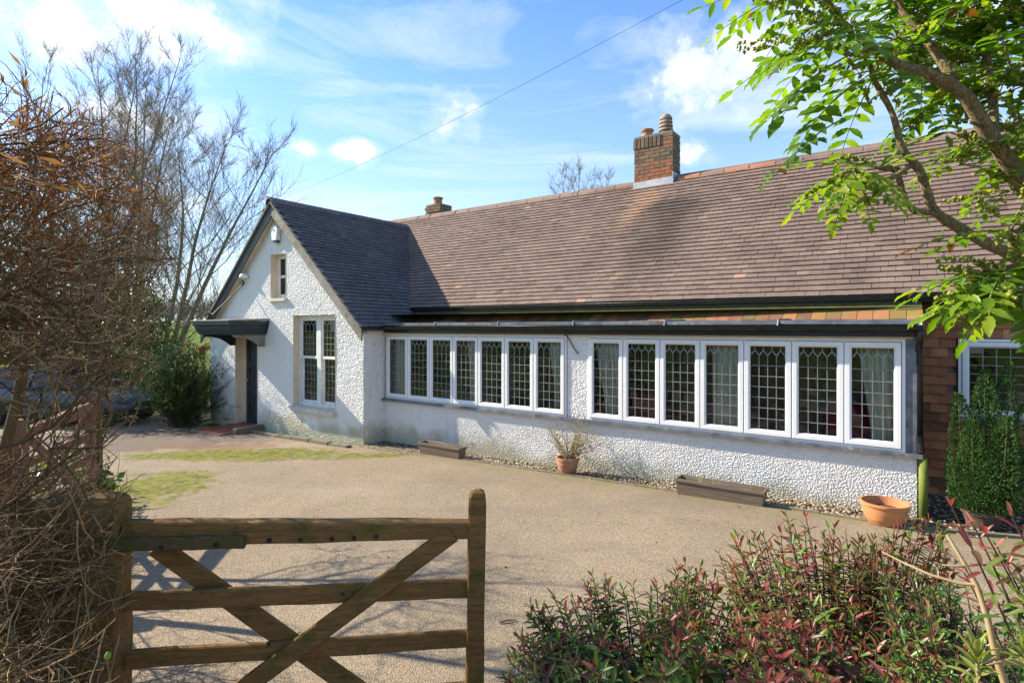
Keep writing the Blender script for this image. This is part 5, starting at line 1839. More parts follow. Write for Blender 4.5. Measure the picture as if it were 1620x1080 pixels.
MT['car_paint'] = pm('silver_grey_car_paint', (0.06, 0.068, 0.07), (0.055, 0.06, 0.065), 3, 0.35, 0, metal=0.2, coat=0.4)
MT['car_glass'] = pm('dark_car_glass', (0.015, 0.02, 0.022), (0.02, 0.025, 0.028), 3, 0.05, 0, spec=0.6)
MT['tyre'] = pm('tyre_rubber', (0.012, 0.012, 0.012), (0.02, 0.02, 0.02), 20, 0.9, 0.3, 90, 0.002)
MT['car_rim'] = pm('grey_wheel_rim', (0.22, 0.22, 0.23), (0.15, 0.15, 0.16), 20, 0.4, 0, metal=0.6)
build_car()

# overhead wire from the gable ridge across the drive
pa = Vector((RX + .05, 7.1, RZ + .16))
pb = Vector((-302, 888, 518)) * .0062 + Vector((0, 0, EYE))
pc2 = pb + (pb - pa) * 1.1 + Vector((0, 0, .25))
pts = []
for k in range(41):
    t = k / 40
    a = pa.lerp(pb, t * 2) if t < .5 else pb.lerp(pc2, t * 2 - 1)
    pts.append(a + Vector((0, 0, -.10 * math.sin(min(1, t * 2) * math.pi))))
tag(MB().tube(pts, .0021, 5).build('overhead_wire', MT['black']), 'thin overhead wire crossing the sky above the roofs', 'wire')

# ------------------------------------------------------------------ foreground: gates
def gate_wood(name, c1, c2, moss, axis_rot):
    m, nt, b = new_mat(name)
    p = pos_(nt, (0.9, 9.0, 9.0), (0, 0, axis_rot))
    q = pos_(nt)
    c = mix_(nt, ramp_(nt, nz(nt, p, 5, 8, 0.65, 0.6), [(0.35, 0.0), (0.68, 1.0)]), c1, c2)
    c = mix_(nt, ramp_(nt, nz(nt, p, 22, 4, 0.6), [(0.58, 0.0), (0.70, 0.75)]), c, (0.025, 0.018, 0.012))
    c = mix_(nt, ramp_(nt, nz(nt, q, 6, 9, 0.7), [(moss, 0.0), (moss + .12, 0.85)]), c, (0.085, 0.085, 0.018))
    nt.links.new(c, b.inputs['Base Color'])
    b.inputs['Roughness'].default_value = 0.88
    b.inputs['Specular IOR Level'].default_value = 0.2
    bump_(nt, b, nz(nt, p, 18, 7, 0.65, 0.4), 0.7, 0.006)
    return m


ga = rf(-1.83, 2.56)
gb = rf(-.185, 2.72)
gdir = (gb - ga).normalized()
grot = -math.atan2(gdir.y, gdir.x)
MT['gate'] = gate_wood('weathered_gate_oak', (0.27, 0.145, 0.048), (0.145, 0.078, 0.028), 0.53, grot)
MT['gate_red'] = gate_wood('red_brown_gate_timber', (0.29, 0.155, 0.095), (0.20, 0.105, 0.065), 0.62, grot)
MT['post'] = gate_wood('mossy_old_post', (0.15, 0.10, 0.055), (0.08, 0.055, 0.03), 0.44, 0)


def board(mb, a, b, wid, hei, n=14, wob=.006, bev=.008, up=(0, 0, 1), h2=None):
    """a sawn plank from a to b with slightly uneven, chamfered edges"""
    a, b, up = Vector(a), Vector(b), Vector(up)
    d = (b - a).normalized()
    s = d.cross(up).normalized()
    u = s.cross(d).normalized()
    vs, fs = [], []
    sd = random.uniform(0, 99)
    for i in range(n + 1):
        t = i / n
        hh = ((hei if h2 is None else hei + (h2 - hei) * t)) / 2
        hw = wid / 2
        c = a.lerp(b, t)
        for k, (x, y) in enumerate(((-hw + bev, -hh), (hw - bev, -hh), (hw, -hh + bev), (hw, hh - bev), (hw - bev, hh), (-hw + bev, hh), (-hw, hh - bev), (-hw, -hh + bev))):
            w1 = wob * noise.noise((t * 7 + sd, y * 9, x * 9 + sd))
            w2 = wob * .6 * noise.noise((t * 11, y * 9 + sd, x * 9 + 3))
            vs.append(c + s * (x + w2) + u * (y + w1))
    m_ = 8
    for i in range(n):
        for k in range(m_):
            fs.append((i * m_ + k, i * m_ + (k + 1) % m_, (i + 1) * m_ + (k + 1) % m_, (i + 1) * m_ + k))
    fs += [tuple(reversed(range(m_))), tuple(range(n * m_, (n + 1) * m_))]
    mb.add(vs, fs)
    return mb


def rounded_post(mb, base, h, wx, wy, dx, top=.05, lean=(0, 0), n=8):
    """a square post with a rounded, worn top; dx is the direction across its face"""
    dx = Vector(dx).normalized()
    dy = Vector((-dx.y, dx.x, 0))
    vs, fs = [], []
    lev = [(0, 1)] + [(h * k / n, 1) for k in range(1, n)] + [(h - top, 1), (h - top * .55, .93), (h - top * .2, .72), (h, .30)]
    sd = random.uniform(0, 50)
    for z_, s in lev:
        o = Vector(base) + Vector((lean[0] * z_, lean[1] * z_, z_))
        for k, (x, y) in enumerate(((-.42, -.5), (.42, -.5), (.5, -.42), (.5, .42), (.42, .5), (-.42, .5), (-.5, .42), (-.5, -.42))):
            j = .006 * noise.noise((x * 4 + sd, y * 4, z_ * 4))
            vs.append(o + dx * (x * wx * s + j) + dy * (y * wy * s + j))
    m_ = 8
    for i in range(len(lev) - 1):
        for k in range(m_):
            fs.append((i * m_ + k, i * m_ + (k + 1) % m_, (i + 1) * m_ + (k + 1) % m_, (i + 1) * m_ + k))
    fs += [tuple(reversed(range(m_))), tuple(range((len(lev) - 1) * m_, len(lev) * m_))]
    return mb.add(vs, fs)


gfz = ground_z(ga.x, ga.y)
gate = thing('field_gate', (ga.x, ga.y, gfz), 'weathered wooden farm gate with crossed braces in the foreground', 'gate')
gn = Vector((-gdir.y, gdir.x, 0))          # towards the house
GP = lambda s, z, o=0.0: Vector((ga.x, ga.y, 0)) + gdir * s + gn * o + Vector((0, 0, z))
GL = (gb - ga).length
# pixel-to-height at the gate: the hinge end is nearer than the free end
rounded_post(MB(), GP(0, gfz + .06), 1.31 - .06, .165, .13, gdir, .05, lean=(-.012, .004)).build('heel_stile', MT['gate'], gate, smooth=False)
rounded_post(MB(), GP(GL, ground_z(gb.x, gb.y) + .05), 1.215, .084, .085, gdir, .06, lean=(.014, .010)).build('head_stile', MT['gate'], gate)


def rail(z0_, z1_, h0, h1, name='bar', s0=.085, s1=None, off=0, wid=.03, mat='gate'):
    return board(MB(), GP(s0, z0_, off), GP(GL + .004 if s1 is None else s1, z1_, off), wid, h0, 20, .006, .006, h2=h1).build(name, MT[mat], gate)


def zg(v, s):
    f = 2.56 + .16 * s / GL
    return EYE - (v - 518) / 898 * f


rail(zg(842, .1), zg(835, GL), .115, .075, 'top_rail', wid=.075)
rail(zg(853, .1), zg(851, .5), .058, .055, 'mossy_rail_plate', s0=-.06, s1=.62, off=-.055, wid=.03, mat='post')
rail(zg(950, .1), zg(929, GL), .085, .085)
rail(zg(1042, .1), zg(1008, GL), .082, .078)
rail(zg(1142, .1), zg(1089, GL), .085, .080)
rail(zg(1245, .1), zg(1180, GL), .085, .080)
# crossed braces, one on each face
board(MB(), GP(.20, zg(868, .2), .032), GP(1.36, zg(1160, 1.36), .032), .026, .095, 14, .004, .006).build('brace', MT['gate'], gate)
board(MB(), GP(GL - .10, zg(838, GL), -.034), GP(.22, zg(1185, .2), -.034), .026, .085, 14, .004, .006).build('brace', MT['gate'], gate)
for s, v in ((.27, 856), (.5, 852), (.72, 850), (.86, 849), (1.0, 848), (1.1, 846), (1.2, 844)):
    c = GP(s, zg(v, s), -.038 if s > .55 else -.071)
    MB().tube([c + gn * .006, c - gn * .006], [.013, .009], 10).build('bolt_head', MT['iron'], gate)
for s, v in ((1.05, 932), (.72, 1010)):
    c = GP(s, zg(v, s), -.047)
    MB().tube([c + gn * .005, c - gn * .004], [.008, .006], 8).build('bolt_head', MT['iron'], gate)

hp = rf(-2.13, 2.60)
tag(rounded_post(MB(), (hp.x, hp.y, gfz - .02), 1.32, .20, .20, gdir, .07).build('gate_post', MT['post']), 'thick mossy post among the twigs, carrying the foreground gate', 'post')
# an iron hinge strap joins post and stile
MB().beam(GP(-.36, zg(880, 0)), GP(.05, zg(880, 0)), .012, .045).build('hinge_strap', MT['iron'], gate)
MB().beam(GP(-.36, zg(1120, 0)), GP(.05, zg(1120, 0)), .012, .045).build('hinge_strap', MT['iron'], gate)

# the other leaf stands open on the left
oa, ob = rf(-4.28, 4.95), rf(-4.66, 6.28)
oz = ground_z(oa.x, oa.y)
og = thing('open_gate', (oa.x, oa.y, oz), 'red-brown wooden gate leaf standing open behind the tangled hedge', 'gate')
od = (ob - oa).normalized()
OL = (ob - oa).length
OP = lambda s, z, o=0.0: Vector((oa.x, oa.y, oz)) + od * s + Vector((-od.y, od.x, 0)) * o + Vector((0, 0, z))
rounded_post(MB(), OP(0, .05), 1.28, .10, .08, od, .04).build('head_stile', MT['gate_red'], og)
rounded_post(MB(), OP(OL, .05), 1.36, .10, .08, od, .04).build('heel_stile', MT['gate_red'], og)
board(MB(), OP(.04, 1.19), OP(OL - .04, 1.24), .07, .09, 14, .005, .006, h2=.13).build('top_rail', MT['gate_red'], og)
for z_ in (.92, .68, .45, .22):
    board(MB(), OP(.04, z_), OP(OL - .04, z_ + .01), .028, .085, 14, .004, .005).build('bar', MT['gate_red'], og)
board(MB(), OP(.10, .22, .032), OP(OL - .08, 1.16, .032), .026, .08, 12, .004, .005).build('brace', MT['gate_red'], og)
board(MB(), OP(.10, 1.12, -.032), OP(OL - .08, .22, -.032), .026, .08, 12, .004, .005).build('brace', MT['gate_red'], og)
op_ = rf(-4.72, 6.45)
tag(rounded_post(MB(), (op_.x, op_.y, ground_z(op_.x, op_.y) - .02), 1.42, .095, .095, od, .05).build('gate_post', MT['post']), 'slim weathered post at the far end of the open gate leaf', 'post')
on = rf(-4.45, 4.65)
tag(rounded_post(MB(), (on.x, on.y, ground_z(on.x, on.y) - .02), 1.35, .15, .15, od, .05).build('gate_post', MT['post']), 'mossy post at the near end of the open gate leaf', 'post')

# ------------------------------------------------------------------ tangled bare hedge
random.seed(77)


def hedge_mat(name, stops):
    m, nt, b = new_mat(name)
    c = ramp_(nt, tint_(nt), stops)
    p = pos_(nt)
    c = mix_(nt, ramp_(nt, nz(nt, p, 20, 6, 0.7), [(0.5, 0.0), (0.68, 0.7)]), c, (0.13, 0.115, 0.035))
    nt.links.new(c, b.inputs['Base Color'])
    b.inputs['Roughness'].default_value = 0.85
    b.inputs['Specular IOR Level'].default_value = 0.25
    return m


MT['hedge_twig'] = hedge_mat('bare_hedge_bark', [(0, (0.06, 0.034, 0.016)), (0.5, (0.17, 0.098, 0.043)), (0.85, (0.31, 0.20, 0.095)), (1, (0.46, 0.34, 0.18))])
MT['hedge_shoot'] = hedge_mat('rusty_hedge_shoot', [(0, (0.12, 0.04, 0.015)), (0.6, (0.27, 0.085, 0.03)), (1, (0.40, 0.17, 0.06))])
hb = rf(-3.25, 3.3)
hedge = thing('bare_hedge', (hb.x, hb.y, ground_z(hb.x, hb.y)), 'tall tangled bare hedge with rusty brown shoots filling the left edge', 'hedge')
trunks_, limbs_, twig_, shoot_ = Twigs(8), Twigs(6), Twigs(4), Twigs(4)
DLC, DLD, DLN, DLL, DLW, DLT = [], [], [], [], [], []
RGT, FWD = rf(1, 0), rf(0, 1)


def cam_uv(p):
    f = -p.x * SY + p.y * CY
    r = p.x * CY + p.y * SY
    return 810 + r / max(f, .05) * 898, 518 - (p.z - EYE) / max(f, .05) * 898, f


def outline(v):
    """how far the hedge reaches to the right at each height of the view (its clipped side)"""
    pts = [(90, 0), (150, 110), (215, 205), (310, 270), (430, 285), (560, 250), (620, 225), (680, 190), (800, 190), (900, 205), (1080, 160)]
    for (a, ua), (b, ub) in zip(pts[:-1], pts[1:]):
        if a <= v <= b:
            return ua + (ub - ua) * (v - a) / (b - a)
    return -40 if v < 90 else 160


def fits(p, slack=0.0):
    u, v, f = cam_uv(p)
    return f > .9 and u < outline(v) + slack * (.5 if v < 200 else 1)


stems = []
for (r_, f_, h, lr, lf) in ((-3.05, 3.05, 3.1, .06, .05), (-3.5, 3.7, 3.5, .05, -.02), (-4.2, 4.4, 3.7, .1, .02), (-2.75, 2.55, 2.7, .02, .06), (-2.45, 2.15, 1.9, .05, .06), (-4.7, 5.2, 3.4, .08, -.02), (-3.3, 2.9, 3.3, -.04, 0)):
    b_ = rf(r_, f_)
    b_.z = ground_z(b_.x, b_.y) - .03
    s_ = wander(b_, RGT * lr + FWD * lf + Vector((0, 0, 1)), h, 12, .07)
    trunks_.add(s_, .055, .015, .25)
    stems.append(s_)
nl = 0
for s_ in stems:
    for i in range(46):
        t = random.uniform(.10, .98)
        j = t * 11.99
        p_ = s_[int(j)].lerp(s_[int(j) + 1], j % 1)
        u_, v_, f_ = cam_uv(p_)
        if 590 < v_ < 790 and random.random() < .85:
            continue
        d = RGT * random.uniform(.6, 1.3) + FWD * random.gauss(0, .45) + Vector((0, 0, random.gauss(.05, .22)))
        L = random.uniform(.9, 2.0) * (0.85 if t > .8 else 1)
        br = wander(p_, d, L, 12, .16, up=.012)
        br = [q for q in br]
        k = len(br)
        while k > 3 and not fits(br[k - 1]):
            k -= 1
        if k <= 3 and not fits(br[2], 20):
            continue
        br = br[:k]
        ue, ve, fe = cam_uv(br[-1])
        if 620 < ve < 780 and random.random() < .55:
            continue
        limbs_.add(br, random.choice((.005, .007, .010, .015)), .0025, random.uniform(.05, .6))
        nl += 1
        for q in range(16):
            jj = random.uniform(1, k - 1.01)
            p2 = br[int(jj)].lerp(br[int(jj) + 1], jj % 1)
            dd = (br[int(jj) + 1] - br[int(jj)]).normalized()
            d2 = dd * .6 + Vector((random.gauss(0, .6), random.gauss(0, .6), random.gauss(.12, .5)))
            L2 = random.uniform(.15, .5)
            b2 = wander(p2, d2, L2, 6, .24, up=.03)
            if not fits(b2[-1], 14):
                continue
            u2, v2, f2 = cam_uv(b2[-1])
            if 620 < v2 < 780 and random.random() < .62:
                continue
            hi = v2 < 330 and random.random() < .75
            (shoot_ if hi else twig_).add(b2, random.uniform(.0022, .0045), .0013, random.random())
            for z_ in range(4):
                j3 = random.uniform(.6, 5.9)
                p3 = b2[int(j3)].lerp(b2[int(j3) + 1], j3 % 1)
                d3 = (b2[int(j3) + 1] - b2[int(j3)]).normalized() * .7 + Vector((random.gauss(0, .6), random.gauss(0, .6), random.gauss(.15, .5)))
                b3 = wander(p3, d3, random.uniform(.05, .2), 4, .22, up=.04)
                if fits(b3[-1], 30):
                    (shoot_ if hi else twig_).add(b3, .0019, .0009, random.random())
                    if hi and random.random() < .55:
                        for y_ in range(2):
                            DLC.append(b3[random.randint(1, 4)]); DLD.append(d3 + Vector((random.gauss(0, .4), random.gauss(0, .4), random.gauss(.1, .3)))); DLN.append((random.gauss(0, 1), random.gauss(0, 1), random.gauss(0, 1)))
                            DLL.append(random.uniform(.03, .07)); DLW.append(random.uniform(.008, .015)); DLT.append(random.random())
# long clipped whips at the top
for k in range(26):
    p_ = rf(random.uniform(-3.6, -2.7), random.uniform(2.9, 4.2))
    p_.z = EYE + random.uniform(.3, 1.2)
    wv_ = wander(p_, Vector((random.gauss(0, .15), random.gauss(0, .15), 1)) + RGT * .2, random.uniform(.4, 1.0), 7, .06)
    if fits(wv_[-1], 30):
        shoot_.add(wv_, .005, .0014, random.random())
# low weed twigs leaning in front of the gate post
for k in range(120):
    p_ = rf(random.uniform(-2.5, -1.95), random.uniform(1.9, 2.5))
    p_.z = random.uniform(.2, 1.2)
    b2 = wander(p_, RGT * random.uniform(.5, 1.2) + FWD * random.gauss(0, .3) + Vector((0, 0, random.gauss(.18, .3))), random.uniform(.35, .95), 8, .14, up=.01)
    if not fits(b2[-1], 10):
        continue
    twig_.add(b2, .0026, .0009, random.random())
    for z_ in range(5):
        j3 = random.uniform(1, 7.9)
        p3 = b2[int(j3)].lerp(b2[int(j3) + 1], j3 % 1)
        twig_.add(wander(p3, (b2[int(j3) + 1] - b2[int(j3)]).normalized() + Vector((random.gauss(0, .6), random.gauss(0, .6), random.gauss(.1, .5))), random.uniform(.05, .2), 4, .2), .0022, .0009, random.random())
trunks_.build('trunks', MT['hedge_twig'], hedge, kind='stuff')
limbs_.build('limbs', MT['hedge_twig'], hedge, kind='stuff')
twig_.build('twigs', MT['hedge_twig'], hedge, kind='stuff')
shoot_.build('shoots', MT['hedge_shoot'], hedge, kind='stuff')
leaves('dead_leaves', DLC, DLD, DLN, DLL, DLW, DLT, MT['beech_leaf'], hedge)

# two budding stems in front of the gate
for (u, f, h, lab) in ((223, 1.75, 1.12, 'thin budding stem rising in front of the gate beside the heel stile'), (352, 1.7, 0.98, 'thin bare stem leaning in front of the lower gate bars')):
    p_ = rf((u - 810) / 898 * f, f)
    p_.z = ground_z(p_.x, p_.y)
    e = thing('budding_sapling', p_, lab, 'sapling')
    st_ = wander(p_, (.06, .02, 1) if u < 300 else (.22, .16, 1), h, 10, .05)
    t_ = Twigs(5)
    t_.add(st_, .005, .0018, .6)
    t_.build('stem', MT['hedge_twig'], e)
    if u < 300:
        for k, j in enumerate((9.9, 8.9, 7.6, 6.2)):
            q = st_[int(j)].lerp(st_[int(j) + 1], j % 1)
            MB().lathe(q + Vector((.006, 0, -.008)), [(0, 0), (.008, .006), (.009, .013), (.004, .022), (0, .025)], 8).build('bud', MT['shoot'], e, smooth=True)

# ------------------------------------------------------------------ red-tipped shrubs
def hebe_mat():
    m, nt, b = new_mat('red_tipped_leaf')
    t = tint_(nt)
    c = ramp_(nt, t, [(0, (0.025, 0.075, 0.018)), (0.3, (0.06, 0.145, 0.025)), (0.5, (0.16, 0.27, 0.035)), (0.62, (0.12, 0.10, 0.035)), (0.75, (0.19, 0.05, 0.045)), (0.9, (0.33, 0.06, 0.055)), (1, (0.46, 0.15, 0.12))])
    nt.links.new(c, b.inputs['Base Color'])
    b.inputs['Roughness'].default_value = 0.36
    b.inputs['Specular IOR Level'].default_value = 0.5
    tl = nd(nt, 'ShaderNodeBsdfTranslucent', {'Color': mix_(nt, 1.0, c, (1.3, 1.2, 0.6), 'MULTIPLY')})
    mx = nd(nt, 'ShaderNodeMixShader', {0: 0.46, 1: b.outputs[0], 2: tl.outputs[0]})
    nt.links.new(mx.outputs[0], nt.nodes['Material Output'].inputs[0])
    return m


MT['hebe'] = hebe_mat()
MT['hebe_stem'] = pm('dark_shrub_stem', (0.07, 0.05, 0.03), (0.13, 0.08, 0.045), 14, 0.8, 0)
LEAFV2 = np.array([(0, 0, 0), (-.36, .22, .05), (-.5, .5, .07), (-.32, .80, .03), (0, 1, -.06), (.32, .80, .03), (.5, .5, .07), (.36, .22, .05), (0, .22, 0), (0, .5, .0), (0, .8, -.02)], float)
LEAFT2 = np.array([(0, 8, 1), (1, 8, 9), (1, 9, 2), (2, 9, 10), (2, 10, 3), (3, 10, 4), (4, 10, 5), (5, 10, 6), (6, 10, 9), (6, 9, 7), (7, 9, 8), (7, 8, 0)])

leaf_variants = {}


def leaf_object(name, c, d, n, L, Wd, t, mat, parent, shape=LEAFV2, tris=LEAFT2, key=''):
    ti = round(max(0, min(1, t)) * 9) / 9
    k = (mat.name, ti, key)
    if k not in leaf_variants:
        me = bpy.data.meshes.new('leaf')
        me.from_pydata([tuple(v) for v in shape], [], [tuple(int(i) for i in q) for q in tris])
        a = me.attributes.new('tint', 'FLOAT', 'FACE')
        a.data.foreach_set('value', np.full(len(tris), ti, dtype=np.float32))
        me.polygons.foreach_set('use_smooth', [True] * len(tris))
        me.materials.append(mat)
        leaf_variants[k] = me
    D = np.array([tuple(d)], float)
    N = np.array([tuple(n)], float)
    X, Y, Z = frames(D, N)
    o = link(name, leaf_variants[k], mat, parent)
    M4 = Matrix((X[0] * Wd, Y[0] * L, Z[0] * L)).transposed().to_4x4()
    M4.translation = Vector(c)
    o.matrix_parent_inverse = Matrix.Translation(-ORIGIN.get(parent.name, Vector((0, 0, 0))))
    o.matrix_basis = M4
    return o


def split_leaves(e, items, mat, n_obj, name='leaf', shape=LEAFV2, tris=LEAFT2):
    """items: (c, d, n, L, W, t); the ones that show largest become objects, the rest one mesh"""
    def score(it):
        u, v, f = cam_uv(Vector(it[0]))
        return it[3] / max(f, .2) - (10 if (u < 0 or u > 1620 or v > 1080 or v < 0) else 0)
    items.sort(key=score, reverse=True)
    for it in items[:n_obj]:
        leaf_object(name, *it, mat, e, shape, tris)
    r = items[n_obj:]
    if r:
        leaves(name + '_mass' if name == 'leaf' else name + 's', [i[0] for i in r], [i[1] for i in r], [i[2] for i in r], [i[3] for i in r], [i[4] for i in r], [i[5] for i in r], mat, e, shape=shape, tris=tris)


def hebe(name, base, tips, label, n_obj, leaf=.045, group='red-tipped shrubs in the foreground', pale=0.0):
    base = Vector(base)
    e = thing(name, base, label, 'shrub', group)
    st_ = Twigs(5)
    items = []
    for (tip, lf, red) in tips:
        tip = Vector(tip)
        mid = base.lerp(tip, .5) + Vector((random.gauss(0, .05), random.gauss(0, .05), .10))
        m2 = mid.lerp(tip, .55) + Vector((random.gauss(0, .02), random.gauss(0, .02), .02))
        pts = []
        for k in range(13):
            t = k / 12
            q0 = base.lerp(mid, min(1, t * 2)) if t < .5 else mid.lerp(tip, t * 2 - 1)
            bz = (1 - t) ** 2 * base + 2 * t * (1 - t) * (mid + Vector((0, 0, .12))) + t * t * tip
            pts.append(bz)
        st_.add(pts, .006, .0018, random.random())
        Ln = (pts[-1] - pts[-5]).length
        npair = random.randint(9, 14)
        phase = random.uniform(0, 3.14)
        for k in range(npair):
            t = 1 - (k / npair) ** 1.0 * .40
            j = t * 11.99
            p_ = pts[int(j)].lerp(pts[min(12, int(j) + 1)], j % 1)
            ax = (pts[min(12, int(j) + 1)] - pts[int(j)]).normalized()
            s1 = ax.orthogonal().normalized()
            s2 = ax.cross(s1)
            an = phase + k * math.pi / 2 + random.gauss(0, .15)
            openn = .5 + .75 * min(1, k / 3)
            for sg in (0, math.pi):
                side = s1 * math.cos(an + sg) + s2 * math.sin(an + sg)
                d = (ax * (1.15 - openn * .75) + side * openn + Vector((random.gauss(0, .12), random.gauss(0, .12), random.gauss(0, .12)))).normalized()
                n_ = ax - d * ax.dot(d) + Vector((random.gauss(0, .15), random.gauss(0, .15), .15))
                L = lf * (0.62 + .38 * min(1, k / 2.5)) * random.uniform(.6, 1.25)
                tn = (0.98 - .10 * k + random.gauss(0, .10)) if red > random.random() * .9 else random.gauss(.42 + pale, .13)
                tn = tn if tn > .45 else random.gauss(.30 + pale, .13)
                items.append((p_, d, n_, L, L * random.uniform(.21, .28), min(1, max(0, tn))))
    st_.build('stems', MT['hebe_stem'], e)
    split_leaves(e, items, MT['hebe'], n_obj)
    return e


random.seed(101)


def tips_between(n, top, u0, u1, f0, f1, depth, lf=.05, red=.55):
    """shoot tips under an uneven top edge given as [(u, v)] points"""
    out = []
    for k in range(n):
        u = random.uniform(u0, u1)
        vt = 1080
        for (a, va), (b, vb) in zip(top[:-1], top[1:]):
            if a <= u <= b:
                vt = va + (vb - va) * (u - a) / (b - a)
        q = random.random() ** 1.3
        f = f1 - (f1 - f0) * q + random.gauss(0, .05)
        v = vt + (depth) * q + random.gauss(0, 10)
        out.append((at(u, v, max(.8, f)), lf * random.uniform(.8, 1.15), red))
    return out


topA = [(790, 1075), (840, 965), (900, 930), (960, 925), (1000, 945), (1050, 905), (1080, 880), (1120, 900), (1160, 925), (1210, 940)]
bA = rf(.50, 2.05)
bA.z = ground_z(bA.x, bA.y)
hebe('red_tipped_shrub', bA, tips_between(230, topA, 795, 1200, 1.55, 2.30, 190, .062, .30), 'dark red-tipped evergreen shrub, the left one nearest the gate', 200, pale=.07)
topB = [(1130, 880), (1160, 850), (1220, 815), (1260, 800), (1300, 835), (1360, 850), (1420, 840), (1470, 810), (1500, 850), (1530, 935)]
bB = rf(1.15, 1.95)
bB.z = ground_z(bB.x, bB.y)
hebe('red_tipped_shrub', bB, tips_between(300, topB, 1135, 1520, 1.45, 2.40, 260, .062, .30), 'large red and green leaved shrub in front of the terracotta bowl', 230, pale=.17)
topC = [(1380, 930), (1450, 905), (1520, 930), (1580, 960), (1640, 970)]
bC = rf(1.55, 1.85)
bC.z = ground_z(bC.x, bC.y)
hebe('red_tipped_shrub', bC, tips_between(120, topC, 1390, 1640, 1.4, 1.9, 160, .045, .22), 'darker thin-leaved shrub low at the bottom right corner', 120)
# bright branch tips reaching in from the right edge
bD = rf(1.75, 1.45)
bD.z = ground_z(bD.x, bD.y)
tD = [(at(1505, 800, 1.30), .062, 1), (at(1560, 845, 1.35), .06, .8), (at(1600, 815, 1.30), .062, 1), (at(1635, 860, 1.3), .06, .8), (at(1580, 870, 1.4), .055, .4), (at(1650, 790, 1.3), .062, 1), (at(1540, 830, 1.42), .055, .7),
      (at(1525, 905, 1.5), .05, .9), (at(1590, 940, 1.45), .05, .4), (at(1640, 930, 1.4), .05, .5), (at(1610, 900, 1.5), .05, .3)]
hebe('red_tipped_shrub', bD, tD, 'pink-red leafy branch tips reaching in from the right edge', 120, .06)
# pale yellow-green rosettes
random.seed(5)
MT['pale_leaf'] = leaf_mat('pale_yellow_green_leaf', [(0, (0.22, 0.26, 0.05)), (1, (0.38, 0.40, 0.10))], 0.35)
for (u, v, f, lab, s) in ((1545, 1035, 1.25, 'pale yellow-green leaf rosette low beside the bare tan stem', .06), (1622, 1020, 1.2, 'yellow-green leaf rosette at the bottom right edge', .05), (1625, 930, 1.3, 'bright yellow leaf tuft at the right edge above the drive', .035)):
    c = at(u, v, f)
    b_ = c + Vector((.03, -.02, -(c.z - ground_z(c.x, c.y))))
    e = thing('pale_rosette_plant', b_, lab, 'plant', 'pale rosettes at the lower right')
    t_ = Twigs(5)
    t_.add([b_, b_.lerp(c, .5) + Vector((.01, 0, 0)), c], .006, .003)
    t_.build('stem', MT['twig_tan'], e)
    for k in range(18):
        an = k * 2.4
        tilt = .25 + .7 * k / 18
        d = Vector((math.cos(an) * tilt, math.sin(an) * tilt, 1.05 - tilt))
        leaf_object('leaf', c + Vector((0, 0, -.003 * k)), d, Vector((-math.cos(an), -math.sin(an), 1.2)), s * random.uniform(.8, 1.15), s * .28, random.random(), MT['pale_leaf'], e)

# bare tan stem forking upward at the right
sb = at(1600, 1110, 1.35)
e = thing('bare_shrub', (sb.x, sb.y, ground_z(sb.x, sb.y)), 'bare shrub of one smooth tan forking stem at lower right', 'shrub')
t_ = Twigs(8)
stp = [Vector((sb.x + .02, sb.y, ground_z(sb.x, sb.y))), sb, at(1576, 1040, 1.36), at(1563, 980, 1.38), at(1545, 925, 1.40), at(1528, 895, 1.42), at(1512, 868, 1.44), at(1498, 845, 1.46)]
t_.add(stp, .0095, .0035, .8)
t_.add([stp[4], at(1515, 922, 1.42), at(1470, 908, 1.45), at(1430, 890, 1.5), at(1395, 872, 1.55)], .005, .002, .6)
t_.add([stp[5], at(1510, 895, 1.42), at(1490, 893, 1.44)], .004, .002, .7)
t_.add([stp[2], at(1545, 1050, 1.33), at(1520, 1070, 1.3)], .004, .002, .7)
t_.add([at(1640, 1055, 1.35), at(1600, 1042, 1.34), at(1560, 1052, 1.33)], .004, .002, .7)
t_.build('stem', pm('smooth_tan_bark', (0.42, 0.30, 0.16), (0.32, 0.22, 0.11), 14, 0.7, 0.2, 60, 0.002), e)

# fallen twig and leaves on the drive
random.seed(8)
ft = at(805, 975, 3.95)
ft.z = ground_z(ft.x, ft.y) + .008
t_ = Twigs(5)
t_.add([ft + RGT * -.06 + FWD * -.02, ft + RGT * -.01 + FWD * .0 + Vector((0, 0, .008)), ft + RGT * .05 + FWD * .02], .006, .004)
t_.add([ft, ft + RGT * .03 + FWD * -.04], .004, .002)
tag(t_.build('fallen_twig', MT['hedge_twig']), 'short broken twig lying on the drive right of the gate', 'twig')
C, D, N, L_, W_, T_ = [], [], [], [], [], []
for k in range(260):
    if random.random() < .45:
        x_, y_ = random.gauss(-11.5, 1.0), random.gauss(3.6, .45)
    else:
        x_, y_ = random.uniform(-11, 1.5), random.uniform(1.2, 6.9)
    if y_ > drive_top(x_) - .05 or y_ < 0.8:
        continue
    C.append((x_, y_, ground_z(x_, y_) + .006)); D.append((random.gauss(0, 1), random.gauss(0, 1), random.gauss(.05, .15))); N.append((random.gauss(0, .3), random.gauss(0, .3), 1)); L_.append(random.uniform(.02, .05)); W_.append(random.uniform(.012, .025)); T_.append(random.random())
tag(leaves('leaf_litter', C, D, N, L_, W_, T_, leaf_mat('dead_litter_leaf', [(0, (0.05, 0.03, 0.015)), (.7, (0.14, 0.08, 0.035)), (1, (0.34, 0.26, 0.14))], .1, .8, .2)), 'scattered dead leaves on the drive', 'leaf litter')

